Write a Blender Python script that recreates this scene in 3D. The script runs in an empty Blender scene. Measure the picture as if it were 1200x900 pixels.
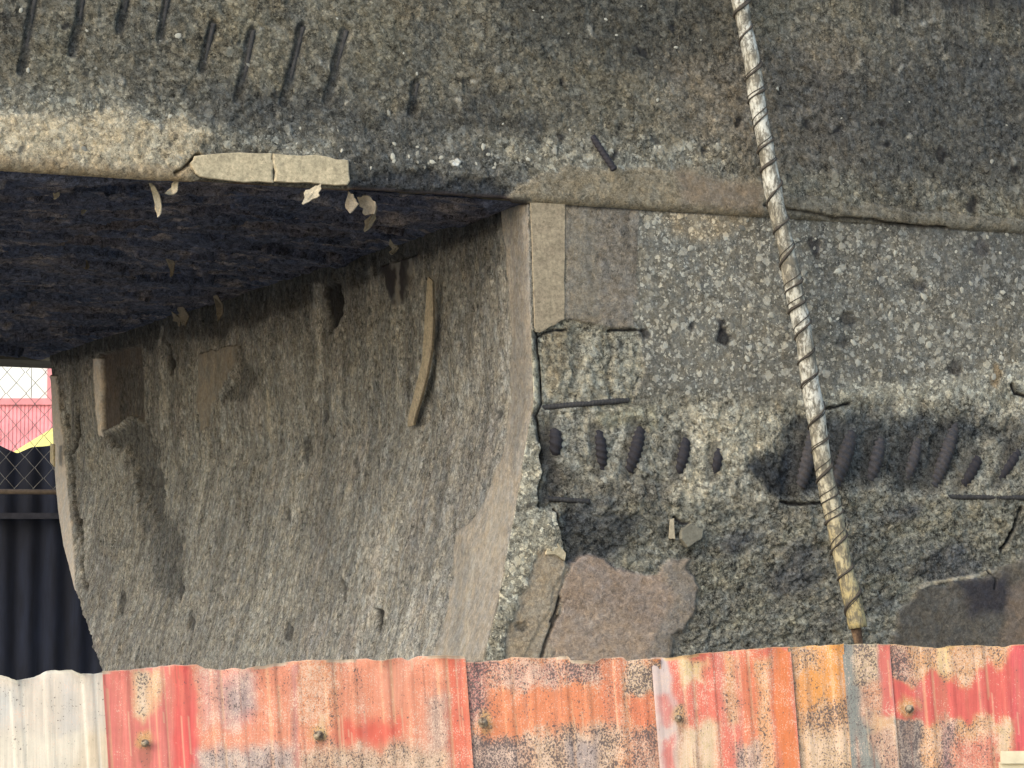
import bpy, math, random
import numpy as np
random.seed(7)
rng = np.random.default_rng(11)
S = bpy.context.scene
COL = S.collection

# ------------------------------------------------------------------ camera, world, sun
FPX = 3800.0                       # focal length in pixels of a 1200 px wide picture
PITCH = math.atan(330 / FPX)
CAM = np.array([0.0, 0.0, 1.75])
cd = bpy.data.cameras.new('camera'); cam = bpy.data.objects.new('camera', cd); COL.objects.link(cam)
cam.location = CAM; cam.rotation_euler = (math.pi / 2 + PITCH, 0, 0)
cd.sensor_width = 36; cd.lens = FPX / 1200 * 36; cd.clip_start = 0.1; cd.clip_end = 3000
S.camera = cam
SUN_EL, SUN_AZ = math.radians(26), math.radians(220)       # azimuth measured from +Y clockwise (towards +X)
w = bpy.data.worlds.new('World'); S.world = w; w.use_nodes = True
nt = w.node_tree; bg = nt.nodes['Background']
sk = nt.nodes.new('ShaderNodeTexSky'); sk.sky_type = 'NISHITA'; sk.sun_disc = False
sk.sun_elevation = SUN_EL; sk.sun_rotation = SUN_AZ; sk.dust_density = 1.2; sk.air_density = 1.0; sk.ozone_density = 0.6
nt.links.new(sk.outputs[0], bg.inputs[0]); bg.inputs[1].default_value = 0.15
ld = bpy.data.lights.new('sun', 'SUN'); ld.energy = 1.0; ld.angle = math.radians(60); ld.color = (1, .965, .91)
sun = bpy.data.objects.new('sun', ld); COL.objects.link(sun)
sun.rotation_euler = (math.pi / 2 - SUN_EL, 0, math.pi - SUN_AZ)
S.view_settings.view_transform = 'Standard'; S.view_settings.look = 'None'
S.view_settings.gamma = 1; S.view_settings.exposure = 1.0
S.cycles.max_bounces = 5; S.cycles.diffuse_bounces = 3; S.cycles.glossy_bounces = 1

# ------------------------------------------------------------------ geometry of the place
FW = np.array([0, math.cos(PITCH), math.sin(PITCH)]); UP = np.array([0, -math.sin(PITCH), math.cos(PITCH)])
def proj(P):
    d = P - CAM; f = d @ FW
    return 600 + FPX * d[..., 0] / f, 450 - FPX * (d @ UP) / f
def ray(px, py): return FW + (px - 600) / FPX * np.array([1., 0, 0]) + (450 - py) / FPX * UP
def atY(px, py, Y): r = ray(px, py); return CAM + r * (Y / r[1])
def hit(px, py, P0, n): r = ray(px, py); return CAM + r * (((P0 - CAM) @ n) / (r @ n))
A = math.atan(3800 / 8670)
U = np.array([math.cos(A), math.sin(A), 0]); V = np.array([-math.sin(A), math.cos(A), 0]); Z = np.array([0, 0, 1.])
C0 = atY(620, 237, 10.6); Z0 = C0[2]          # near top corner of the pier, under the beam
_d = np.linspace(2, 9, 700); DFAR = float(np.interp(-422, -proj(C0 + _d[:, None] * V)[1][::1], _d)) if False else None
_py = proj(C0 + _d[:, None] * V)[1]; DFAR = float(np.interp(422, _py, _d))

# ------------------------------------------------------------------ numeric noise
TAB = rng.random((16, 256, 256))
def vnoise(x, y, seed=0):
    T = TAB[seed % 16]; xi = np.floor(x).astype(int); yi = np.floor(y).astype(int); fx = x - xi; fy = y - yi
    fx = fx * fx * (3 - 2 * fx); fy = fy * fy * (3 - 2 * fy)
    x0 = xi & 255; x1 = (xi + 1) & 255; y0 = yi & 255; y1 = (yi + 1) & 255
    return (T[x0, y0] * (1 - fx) + T[x1, y0] * fx) * (1 - fy) + (T[x0, y1] * (1 - fx) + T[x1, y1] * fx) * fy
def fbm(x, y, s, octv=4, seed=0, gain=.5):
    o = 0; a = 1; t = 0
    for k in range(octv):
        o = o + a * (vnoise(x * s + 17.3 * k, y * s + 9.1 * k, seed + k) - .5); t += a; a *= gain; s *= 2.03
    return o / t * 2          # about -1..1
def worley(x, y, s, seed=0):
    x = x * s; y = y * s; xi = np.floor(x).astype(int); yi = np.floor(y).astype(int)
    best = np.full(x.shape, 9.); h = np.zeros(x.shape); bx = np.zeros(x.shape); by = np.zeros(x.shape)
    for i in (-1, 0, 1):
        for j in (-1, 0, 1):
            a = (xi + i) & 255; b = (yi + j) & 255
            dx = xi + i + TAB[seed % 16][a, b] - x; dy = yi + j + TAB[(seed + 1) % 16][a, b] - y
            d = dx * dx + dy * dy; m = d < best
            best = np.where(m, d, best); h = np.where(m, TAB[(seed + 2) % 16][a, b], h)
            bx = np.where(m, dx, bx); by = np.where(m, dy, by)
    return np.sqrt(best), h, bx, by
def facets(x, y, s, seed=0):
    d, h, bx, by = worley(x, y, s, seed)
    g1 = np.modf(h * 37.7)[0] - .5; g2 = np.modf(h * 91.3)[0] - .5
    return (h - .5) + 1.6 * (bx * g1 + by * g2)
def sstep(a, b, x): t = np.clip((x - a) / (b - a), 0, 1); return t * t * (3 - 2 * t)
def sdf(px, py, poly):
    """signed distance in pixels, negative inside"""
    n = len(poly); d = np.full(px.shape, 1e9); ins = np.zeros(px.shape, bool)
    for i in range(n):
        ax, ay = poly[i]; bx, by = poly[(i + 1) % n]
        ex, ey = bx - ax, by - ay; wx = px - ax; wy = py - ay
        t = np.clip((wx * ex + wy * ey) / (ex * ex + ey * ey + 1e-9), 0, 1)
        d = np.minimum(d, (wx - ex * t) ** 2 + (wy - ey * t) ** 2)
        if ay != by:
            c = ((ay > py) != (by > py)) & (px < ax + ex * (py - ay) / ey); ins ^= c
    d = np.sqrt(d); return np.where(ins, -d, d)
def sdline(px, py, pts):
    d = np.full(px.shape, 1e9)
    for (ax, ay), (bx, by) in zip(pts[:-1], pts[1:]):
        ex, ey = bx - ax, by - ay; wx = px - ax; wy = py - ay
        t = np.clip((wx * ex + wy * ey) / (ex * ex + ey * ey + 1e-9), 0, 1)
        d = np.minimum(d, (wx - ex * t) ** 2 + (wy - ey * t) ** 2)
    return np.sqrt(d)
def lin(c): c = np.asarray(c, float) / 255; return np.where(c < .04045, c / 12.92, ((c + .055) / 1.055) ** 2.4)

class Skin:
    """a surface sheet: rows x cols of points, with colour, pebble and relief layers (relief in mm)"""
    def __init__(s, P, N, a, b, k=1.0):
        s.P = P; s.N = N; s.a = a; s.b = b; s.px, s.py = proj(P); s.k = k
        s.T = np.zeros(P.shape); s.agg = np.zeros(a.shape); s.H = np.zeros(a.shape); s.gr = np.ones(a.shape)
        s.wx = s.px + 5 * fbm(a, b, 14, 4, 3); s.wy = s.py + 5 * fbm(a, b, 14, 4, 6)
    def fill(s, c, agg=.5, gr=1.): s.T[:] = lin(c) * s.k; s.agg[:] = agg; s.gr[:] = gr
    def mask(s, poly, f=3, nz=1.):
        xs = [p[0] for p in poly]; ys = [p[1] for p in poly]; m = np.zeros(s.a.shape); g = f + 12
        q = (s.px > min(xs) - g) & (s.px < max(xs) + g) & (s.py > min(ys) - g) & (s.py < max(ys) + g)
        if not q.any(): return m
        X = s.px[q] + (s.wx[q] - s.px[q]) * nz; Y = s.py[q] + (s.wy[q] - s.py[q]) * nz
        m[q] = sstep(f * .5, -f * .5, sdf(X, Y, poly)); return m
    def line(s, pts, wd=2, nz=.6):
        xs = [p[0] for p in pts]; ys = [p[1] for p in pts]; m = np.zeros(s.a.shape); g = wd + 10
        q = (s.px > min(xs) - g) & (s.px < max(xs) + g) & (s.py > min(ys) - g) & (s.py < max(ys) + g)
        if not q.any(): return m
        X = s.px[q] + (s.wx[q] - s.px[q]) * nz; Y = s.py[q] + (s.wy[q] - s.py[q]) * nz
        m[q] = sstep(wd, wd * .35, sdline(X, Y, pts)); return m
    def paint(s, m, c=None, agg=None, gr=None, dh=0, rough=None):
        if c is not None: s.T += (lin(c) * s.k - s.T) * m[..., None]
        if agg is not None: s.agg += (agg - s.agg) * m
        if gr is not None: s.gr += (gr - s.gr) * m
        if rough is not None: s.H *= 1 - m * (1 - rough)
        if dh: s.H += m * dh
    def build(s, name, m, parent=None, grey=0.):
        L = s.T @ np.array([.25, .6, .15]); s.T += (L[..., None] * np.array([1.025, 1.0, .93]) - s.T) * grey
        R, Q = s.a.shape; P = (s.P + s.N * (s.H / 1000)[..., None]).reshape(-1, 3)
        return grid_mesh(name, P, R, Q, m, parent, dict(tint=s.T.reshape(-1, 3), agg=s.agg.ravel(), gr=s.gr.ravel()))

def grid_mesh(name, P, R, Q, m, parent, attrs=None, smooth=True):
    i = np.arange(R * Q).reshape(R, Q)
    F = np.stack([i[:-1, :-1], i[:-1, 1:], i[1:, 1:], i[1:, :-1]], -1).reshape(-1, 4)
    me = bpy.data.meshes.new(name); me.vertices.add(len(P)); me.vertices.foreach_set('co', P.astype(np.float32).ravel())
    me.loops.add(F.size); me.loops.foreach_set('vertex_index', F.astype(np.int32).ravel())
    me.polygons.add(len(F)); me.polygons.foreach_set('loop_start', np.arange(0, F.size, 4, dtype=np.int32))
    me.polygons.foreach_set('use_smooth', np.full(len(F), smooth))
    me.update(calc_edges=True)
    for k, a in (attrs or {}).items():
        if a.ndim == 2:
            at = me.attributes.new(k, 'FLOAT_COLOR', 'POINT'); at.data.foreach_set('color', np.concatenate([np.clip(a, 0.001, 1), np.ones((len(a), 1))], 1).astype(np.float32).ravel())
        else:
            at = me.attributes.new(k, 'FLOAT', 'POINT'); at.data.foreach_set('value', a.astype(np.float32))
    me.materials.append(m); o = bpy.data.objects.new(name, me); COL.objects.link(o)
    if parent: o.parent = parent
    return o
def mesh(name, V_, F_, m, parent=None, smooth=False):
    me = bpy.data.meshes.new(name); me.from_pydata([tuple(v) for v in V_], [], F_); me.update()
    if smooth: me.polygons.foreach_set('use_smooth', [True] * len(me.polygons))
    me.materials.append(m); o = bpy.data.objects.new(name, me); COL.objects.link(o)
    if parent: o.parent = parent
    return o
def thing(name, label, cat, group=None):
    o = bpy.data.objects.new(name, None); COL.objects.link(o); o['label'] = label; o['category'] = cat; o.empty_display_size = .1
    if group: o['group'] = group
    return o
def box_vf(p, ex, ey, ez):
    """box from corner p with three edge vectors"""
    p, ex, ey, ez = map(np.asarray, (p, ex, ey, ez))
    v = [p, p + ex, p + ex + ey, p + ey]; v += [q + ez for q in v]
    return v, [(3, 2, 1, 0), (4, 5, 6, 7), (0, 1, 5, 4), (1, 2, 6, 5), (2, 3, 7, 6), (3, 0, 4, 7)]
def box(name, p, ex, ey, ez, m, parent=None):
    v, f = box_vf(p, ex, ey, ez); return mesh(name, v, f, m, parent)
def tube_vf(path, rad, n=8, base=0, ribs=None):
    path = np.asarray(path, float); K = len(path); t = np.gradient(path, axis=0); t /= np.linalg.norm(t, axis=1)[:, None]
    ref = np.array([0, 1., 0]) if abs(t[0][1]) < .8 else np.array([1., 0, 0])
    x = np.cross(t, ref); x /= np.linalg.norm(x, axis=1)[:, None]; y = np.cross(t, x)
    rad = np.broadcast_to(rad, (K,)).astype(float); L = np.concatenate([[0], np.cumsum(np.linalg.norm(np.diff(path, axis=0), axis=1))])
    V_ = []; F_ = []
    for k in range(K):
        for j in range(n):
            a = 2 * math.pi * j / n; r = rad[k]
            if ribs: r *= 1 + ribs[1] * max(0, math.sin(2 * math.pi * L[k] / ribs[0] + 2 * a))
            V_.append(path[k] + r * (math.cos(a) * x[k] + math.sin(a) * y[k]))
    for k in range(K - 1):
        for j in range(n):
            F_.append((base + k * n + j, base + k * n + (j + 1) % n, base + (k + 1) * n + (j + 1) % n, base + (k + 1) * n + j))
    F_.append(tuple(base + j for j in range(n))[::-1]); F_.append(tuple(base + (K - 1) * n + j for j in range(n)))
    return V_, F_
def slab(name, pts, n, t, m, parent=None, jit=.002, curl=0., sub=3):
    """thin broken piece: outline points in space, thickness t along n; ragged rim, domed middle"""
    pts = [np.asarray(p) for p in pts]; ring = []
    for i, p in enumerate(pts):
        q = pts[(i + 1) % len(pts)]
        for k in range(sub): ring.append(p + (q - p) * k / sub)
    c = sum(ring) / len(ring); K = len(ring)
    ring = [r + (r - c) / (np.linalg.norm(r - c) + 1e-6) * random.uniform(-jit, jit) for r in ring]
    R = max(np.linalg.norm(r - c) for r in ring); V_ = []
    for f, h in ((1, 0), (1, t * .75), (.955, t), (.5, t)):
        for r in ring:
            q = c + (r - c) * f; cu = curl * (np.linalg.norm(q - c) / R) ** 2
            V_.append(q + n * (h + (random.uniform(-.1, .1) * h if f == 1 else 0) + cu))
    V_.append(c + n * t)
    F_ = []
    for l in range(3):
        for i in range(K): F_.append((l * K + i, l * K + (i + 1) % K, (l + 1) * K + (i + 1) % K, (l + 1) * K + i))
    for i in range(K): F_.append((3 * K + i, 3 * K + (i + 1) % K, 4 * K))
    F_.append(tuple(range(K))[::-1])
    return mesh(name, V_, F_, m, parent)

# ------------------------------------------------------------------ materials
def new_mat(name, rough=.9):
    m = bpy.data.materials.new(name); m.use_nodes = True; n = m.node_tree; b = n.nodes['Principled BSDF']
    b.inputs['Roughness'].default_value = rough; b.inputs['Specular IOR Level'].default_value = .25
    return m, n, b
def N_(n, t, **kw):
    x = n.nodes.new(t)
    for k, v in kw.items(): setattr(x, k, v)
    return x
def math_(n, op, a, b=None, clamp=False):
    x = N_(n, 'ShaderNodeMath', operation=op, use_clamp=clamp)
    for i, v in enumerate((a, b)):
        if v is None: continue
        if isinstance(v, (int, float)): x.inputs[i].default_value = v
        else: n.links.new(v, x.inputs[i])
    return x.outputs[0]
def mapr(n, v, a, b, c, d):
    x = N_(n, 'ShaderNodeMapRange'); n.links.new(v, x.inputs[0])
    for i, k in enumerate((a, b, c, d)): x.inputs[i + 1].default_value = k
    return x.outputs[0]
def noise(n, co, sc, det=6, ro=.6, dist=0.):
    x = N_(n, 'ShaderNodeTexNoise'); n.links.new(co, x.inputs['Vector'])
    x.inputs['Scale'].default_value = sc; x.inputs['Detail'].default_value = det; x.inputs['Roughness'].default_value = ro; x.inputs['Distortion'].default_value = dist
    return x.outputs['Fac']
def vmul(n, col, f):
    x = N_(n, 'ShaderNodeVectorMath', operation='SCALE'); n.links.new(col, x.inputs[0]); n.links.new(f, x.inputs['Scale']); return x.outputs[0]
def mixc(n, f, a, b):
    x = N_(n, 'ShaderNodeMix', data_type='RGBA'); 
    if isinstance(f, (int, float)): x.inputs[0].default_value = f
    else: n.links.new(f, x.inputs[0])
    for i, v in ((6, a), (7, b)):
        if isinstance(v, tuple): x.inputs[i].default_value = (*v, 1)
        else: n.links.new(v, x.inputs[i])
    return x.outputs[2]
def bump(n, b, h, st=.6, dist=.004):
    x = N_(n, 'ShaderNodeBump'); x.inputs['Strength'].default_value = st; x.inputs['Distance'].default_value = dist
    n.links.new(h, x.inputs['Height']); n.links.new(x.outputs[0], b.inputs['Normal'])
def coords(n): return N_(n, 'ShaderNodeTexCoord').outputs['Object']

def concrete_mat(name, peb=34., stretch=(1, 1, 1)):
    m, n, b = new_mat(name, .93)
    co = coords(n)
    mp = N_(n, 'ShaderNodeMapping'); n.links.new(co, mp.inputs[0]); mp.inputs['Scale'].default_value = stretch; co = mp.outputs[0]
    ti = N_(n, 'ShaderNodeAttribute', attribute_name='tint').outputs['Color']
    ag = N_(n, 'ShaderNodeAttribute', attribute_name='agg').outputs['Fac']
    gr = N_(n, 'ShaderNodeAttribute', attribute_name='gr').outputs['Fac']
    # warped coordinates make the stones angular and unequal
    wn = N_(n, 'ShaderNodeTexNoise'); n.links.new(co, wn.inputs['Vector']); wn.inputs['Scale'].default_value = 70; wn.inputs['Detail'].default_value = 3
    sc = N_(n, 'ShaderNodeVectorMath', operation='MULTIPLY_ADD'); n.links.new(wn.outputs['Color'], sc.inputs[0]); sc.inputs[1].default_value = (.022,) * 3; n.links.new(co, sc.inputs[2]); cw = sc.outputs[0]
    peb_h = None; colr = None
    fs = []
    for k, (s, thr) in enumerate(((peb, .52), (peb * 1.9, .56), (peb * 3.6, .6), (peb * .62, .26))):
        v = N_(n, 'ShaderNodeTexVoronoi', feature='F1', distance='MINKOWSKI'); n.links.new(cw, v.inputs['Vector']); v.inputs['Scale'].default_value = s; v.inputs['Exponent'].default_value = 1.3
        v.inputs['Randomness'].default_value = 1
        sp = N_(n, 'ShaderNodeSeparateColor'); n.links.new(v.outputs['Color'], sp.inputs[0])
        r1, r2 = sp.outputs[0], sp.outputs[1]
        th = math_(n, 'MULTIPLY', mapr(n, r1, .35, 1, 0, 1), thr * 1.5)          # cells without a stone, small and large stones
        d = math_(n, 'SUBTRACT', th, v.outputs['Distance'])
        ms = mapr(n, d, 0, .035, 0, 1)
        br = mapr(n, r2, 0, 1, -.5, 1.9)                                     # dark and pale stones
        fs.append((ms, br))
    fine = noise(n, co, 260, 5, .7); mid = noise(n, co, 38, 7, .68, .4); big = noise(n, co, 5, 5, .6)
    f1 = math_(n, 'ADD', mapr(n, fine, .28, .72, -.55, .55), mapr(n, mid, .28, .72, -.6, .6))
    f1 = math_(n, 'ADD', f1, mapr(n, big, .3, .7, -.2, .2))
    for s_, am, ex in ((190, .40, 1.2), (75, .32, 1.5)):
        v = N_(n, 'ShaderNodeTexVoronoi', feature='F1', distance='MINKOWSKI'); n.links.new(cw, v.inputs['Vector']); v.inputs['Scale'].default_value = s_; v.inputs['Exponent'].default_value = ex
        q = N_(n, 'ShaderNodeSeparateColor'); n.links.new(v.outputs['Color'], q.inputs[0])
        f1 = math_(n, 'ADD', f1, math_(n, 'MULTIPLY', math_(n, 'SUBTRACT', math_(n, 'POWER', q.outputs[0], 1.7), .37), am * 2))
        if s_ == 75: chip = q.outputs[1]
    f1 = math_(n, 'MULTIPLY', f1, gr)
    lum = math_(n, 'ADD', f1, 1.0)
    stones = None
    for ms, br in fs:
        t = math_(n, 'MULTIPLY', math_(n, 'MULTIPLY', ms, br), ag)
        stones = t if stones is None else math_(n, 'MAXIMUM', stones, t)
    # dark stones / pits from the smallest layer
    pits = mapr(n, noise(n, co, 120, 3, .6, .8), .66, .74, 0, -.55); pits = math_(n, 'MULTIPLY', pits, gr)
    lum = math_(n, 'ADD', lum, pits)
    lum = math_(n, 'MAXIMUM', math_(n, 'ADD', lum, stones), .12)
    warm = mixc(n, mapr(n, noise(n, co, 22, 5, .7), .35, .65, 0, 1), (.93, .98, 1.05), (1.07, 1.0, .9))
    mu = N_(n, 'ShaderNodeVectorMath', operation='MULTIPLY'); n.links.new(vmul(n, ti, lum), mu.inputs[0]); n.links.new(warm, mu.inputs[1])
    n.links.new(mu.outputs[0], b.inputs['Base Color'])
    h = math_(n, 'ADD', math_(n, 'MULTIPLY', math_(n, 'ADD', fine, math_(n, 'MULTIPLY', mid, 1.6)), math_(n, 'ADD', gr, .1)), math_(n, 'MULTIPLY', fs[0][0], math_(n, 'MULTIPLY', ag, .5)))
    h = math_(n, 'ADD', h, math_(n, 'MULTIPLY', chip, math_(n, 'MULTIPLY', gr, .45)))
    bump(n, b, h, 1., .007)
    return m
def simple_mat(name, c, rough=.9, var=.35, s=60, k=1., bst=.4, c2=None, stretch=(1, 1, 1), metal=0., stain=0.):
    m, n, b = new_mat(name, rough); co = coords(n); c = tuple(lin(c) * k)
    mp = N_(n, 'ShaderNodeMapping'); n.links.new(co, mp.inputs[0]); mp.inputs['Scale'].default_value = stretch; co = mp.outputs[0]
    f = noise(n, co, s, 7, .65, .3); g = noise(n, co, s * .2, 4, .6)
    base = mixc(n, mapr(n, g, .4, .6, 0, 1), c, tuple(lin(c2) * k) if c2 else tuple(x * .8 for x in c))
    lum = mapr(n, f, .3, .7, 1 - var, 1 + var)
    if stain: lum = math_(n, 'MULTIPLY', lum, math_(n, 'MULTIPLY', mapr(n, noise(n, co, 26, 6, .75, .5), .45, .7, 1.08, 1 - stain), mapr(n, noise(n, co, 150, 3, .6), .6, .7, 1, 1 - stain)))
    n.links.new(vmul(n, base, lum), b.inputs['Base Color']); bump(n, b, f, bst, .003); b.inputs['Metallic'].default_value = metal
    return m
def sheet_mat(name):
    m, n, b = new_mat(name, .62); co = coords(n)
    ti = N_(n, 'ShaderNodeAttribute', attribute_name='tint').outputs['Color']
    sp = N_(n, 'ShaderNodeAttribute', attribute_name='agg').outputs['Fac']
    fl = N_(n, 'ShaderNodeAttribute', attribute_name='gr').outputs['Fac']
    mp = N_(n, 'ShaderNodeMapping'); n.links.new(co, mp.inputs[0]); mp.inputs['Scale'].default_value = (1, 1, .8); c2 = mp.outputs[0]
    a = noise(n, c2, 230, 3, .6, .3); bb = noise(n, c2, 330, 3, .6, .2); st = N_(n, 'ShaderNodeMapping'); n.links.new(co, st.inputs[0]); st.inputs['Scale'].default_value = (1, 1, .03)
    streak = noise(n, st.outputs[0], 160, 4, .7); blo = noise(n, co, 18, 6, .65)
    # flecks of pale primer, then dark specks where bare, sooty metal shows
    f1 = math_(n, 'ADD', bb, math_(n, 'MULTIPLY', math_(n, 'SUBTRACT', blo, .5), .5)); f1 = math_(n, 'SUBTRACT', math_(n, 'ADD', f1, math_(n, 'MULTIPLY', fl, .23)), .67)
    f1 = mapr(n, f1, 0, .05, 0, .7)
    col = mixc(n, f1, ti, tuple(lin((228, 200, 176)) * .82))
    f2 = math_(n, 'ADD', a, math_(n, 'MULTIPLY', math_(n, 'SUBTRACT', blo, .5), -.45)); f2 = math_(n, 'SUBTRACT', math_(n, 'ADD', f2, math_(n, 'MULTIPLY', sp, .225)), .69)
    f2 = mapr(n, f2, 0, .035, 0, .9)
    col = mixc(n, f2, col, tuple(lin((104, 92, 90)) * .8))
    col = vmul(n, col, mapr(n, streak, .3, .7, .86, 1.12)); col = vmul(n, col, mapr(n, blo, .3, .7, .9, 1.08))
    n.links.new(col, b.inputs['Base Color']); bump(n, b, math_(n, 'SUBTRACT', a, f1), .25, .0015)
    return m

M_con = concrete_mat('burnt_concrete')
M_side = concrete_mat('burnt_concrete_side', 40., (1.15, 1.15, .8))
M_soot = concrete_mat('sooty_soffit_concrete', 30., (1, 1, 1))
M_sheet = sheet_mat('flaking_painted_sheet_metal')
M_rebar = simple_mat('sooty_rebar_steel', (58, 56, 60), .75, .35, 300, .8, .5, (52, 50, 54))
M_oldbar = simple_mat('dusty_old_bar', (80, 78, 76), .85, .35, 200, .8, .5, (66, 65, 64))
M_rebar2 = simple_mat('dusty_rebar', (84, 80, 80), .85, .35, 260, .8, .5, (70, 70, 74))
M_slab = simple_mat('beige_render', (206, 190, 156), .92, .34, 90, .85, .35, (196, 182, 150), stain=.35)
M_slab2 = simple_mat('tan_render', (168, 153, 128), .92, .34, 90, .80, .35, (170, 156, 130), stain=.35)
M_pinkside = simple_mat('pale_pink_render', (224, 202, 182), .92, .14, 90, .8, .3)
M_flake = simple_mat('flaked_concrete', (150, 138, 118), .92, .3, 150, .95, .5, stain=.35)
M_flake_pale = simple_mat('pale_flaked_concrete', (205, 190, 160), .92, .25, 150, .9, .5, stain=.35)
M_core = simple_mat('plain_concrete', (120, 116, 104), .95, .2, 30, .8)

# ------------------------------------------------------------------ setting: ground
ground_m = simple_mat('dusty_pale_ground', (186, 180, 166), .95, .2, 12, .8, .6)
g = mesh('ground', [(-900, -900, 0), (900, -900, 0), (900, 1500, 0), (-900, 1500, 0)], [(0, 1, 2, 3)], ground_m); g['kind'] = 'structure'
SKYM, n_, b_ = None, None, None

# ------------------------------------------------------------------ the bridge
bridge = thing('concrete_bridge', 'fire-blackened concrete bridge with spalled beam, sooty underside and rough pier showing rebar', 'bridge')

def rows_of(*segs):
    o = []
    for a, b, st in segs: n = max(1, int(round(abs(b - a) / st))); o += list(np.linspace(a, b, n, endpoint=False))
    o.append(segs[-1][1]); return np.array(o)

# --- pier -------------------------------------------------------
corner_px = ([0, 237, 390, 470, 520, 560, 600, 640, 700, 770, 900, 1200], [619, 620, 624, 627, 618, 612, 606, 598, 586, 568, 545, 500])
far_px = ([0, 422, 450, 500, 560, 600, 640, 690, 740, 785, 900, 1200], [58, 58, 62, 64, 67, 71, 77, 90, 104, 119, 150, 210])
zz = rows_of((Z0 + .004, C0[2] - 1.56, .0042), (C0[2] - 1.56, .0, .2))
off = np.zeros(len(zz)); dfar = np.zeros(len(zz)); so = np.linspace(-.8, .3, 1500)
for i, z in enumerate(zz):
    P = C0 + so[:, None] * U; P[:, 2] = z; x, y = proj(P); off[i] = np.interp(0, x - np.interp(y, *corner_px), so)
    dd = np.linspace(.5, 9, 900); P = C0 + dd[:, None] * V + off[i] * U; P[:, 2] = z; x, y = proj(P)
    dfar[i] = np.interp(0, -(x - np.interp(y, *far_px)), dd)
kf = np.ones(9) / 9; off = np.convolve(np.pad(off, 4, 'edge'), kf, 'valid')
SF, NF = 640, 0
tS = np.linspace(0, 1, SF, endpoint=False)
sN = rows_of((0, 2.14, .0042), (2.14, 7, .25))
farc = np.array([3.0, 1.0, .2])
nC = len(farc) + SF + len(sN); nR = len(zz)
Pp = np.zeros((nR, nC, 3)); Nn = np.zeros((nR, nC, 3)); aa = np.zeros((nR, nC)); isf = np.zeros((nR, nC))
for j, f in enumerate(farc):
    Pp[:, j] = C0 + dfar[:, None] * V + (off[:, None] + f) * U; Nn[:, j] = V; aa[:, j] = -dfar - f
j0 = len(farc)
d = dfar[:, None] * (1 - tS)[None]
Pp[:, j0:j0 + SF] = C0 + d[..., None] * V + off[:, None, None] * U
bl = sstep(.06, 0, d)[..., None] * .5
Nn[:, j0:j0 + SF] = -U * (1 - bl) - V * bl; aa[:, j0:j0 + SF] = -d
j1 = j0 + SF
Pp[:, j1:] = C0 + (off[:, None] + sN[None])[..., None] * U
bl = sstep(.06, 0, sN)[None, :, None] * .5
Nn[:, j1:] = -V * (1 - bl) - U * bl; aa[:, j1:] = sN[None] + off[:, None]
Pp[..., 2] = zz[:, None]
Nn /= np.linalg.norm(Nn, axis=-1)[..., None]
bb_ = np.broadcast_to(zz[:, None], aa.shape)
K = .82
pier = Skin(Pp, Nn, aa, bb_, K * 1.05)
front = (aa > -.0) * 1.0; front = np.zeros_like(aa); front[:, j1:] = 1; side = 1 - front
a, b = pier.a, pier.b; px, py = pier.px, pier.py
pier.fill((128, 124, 110), .45, 1.)
# side wall relief: broad undulation plus chips; vertical flow
hs = 18 * fbm(a, b, 1.6, 3, 1) + 14 * fbm(a, b * .45, 8, 4, 2) + 6 * facets(a, b * .45, 18, 4) + 2 * facets(a, b, 46, 9)
hf = 6 * fbm(a, b, 6, 5, 5) + 2.2 * facets(a, b, 48, 7)
fade = sstep(0, .012, np.abs(np.where(front > 0, a - off[:, None], a)))
pier.H = (side * hs + front * hf) * (0.25 + .75 * fade)
# side colours
pier.paint(side * sstep(-.5, .6, fbm(a, b, 1.3, 3, 8)), (112, 108, 98))
pier.paint(side * sstep(.1, .8, fbm(a, b * .4, 3.5, 4, 9)) * .7, (142, 136, 118))
pier.paint(side * sstep(.25, .8, fbm(a * 1.4, b * .25, 5, 3, 12)) * .6, (88, 84, 78))
pier.agg[:] = np.where(side > 0, .38, pier.agg); pier.gr[:] = np.where(side > 0, .9, pier.gr)
stv = fbm(a * 3.0, b * .35, 5, 4, 6)
pier.paint(side * sstep(.15, .6, stv) * .5, (150, 146, 134)); pier.paint(side * sstep(-.15, -.6, stv) * .5, (86, 84, 78))
pier.paint(side * sstep(.1, .6, fbm(a * 1.5, b * .8, 4, 4, 15)) * .4, (140, 124, 110))
stv2 = fbm(a * 5.0, b * .8, 9, 3, 3); pier.H += side * 6 * stv2
# soot along the soffit line; wall colour also darkens gradually towards its top
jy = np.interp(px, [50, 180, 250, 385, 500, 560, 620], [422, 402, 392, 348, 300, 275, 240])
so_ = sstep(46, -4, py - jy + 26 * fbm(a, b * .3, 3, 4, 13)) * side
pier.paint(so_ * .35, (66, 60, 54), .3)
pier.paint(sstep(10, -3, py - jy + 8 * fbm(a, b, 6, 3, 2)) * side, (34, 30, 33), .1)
stk = fbm(a * 2.2, b * .22, 6, 4, 2); pier.paint(side * sstep(.12, .5, stk) * .55, (84, 84, 80)); stk = fbm(a * 4, b * .3, 7, 4, 9); pier.paint(side * sstep(.2, .55, stk) * .5, (92, 88, 82))
pier.paint(side * sstep(600, 330, py + 60 * fbm(a, b * .3, 3, 3, 5)) * .5, (84, 80, 70))
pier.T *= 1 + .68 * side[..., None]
def P_(poly, c, agg=.1, gr=.3, dh=0, rough=.25, f=3, nz=1., on=None, amt=1.):
    m = pier.mask(poly, f, nz) * amt
    if on is not None: m = m * on
    pier.paint(m, c, agg, gr, dh, rough)
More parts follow.
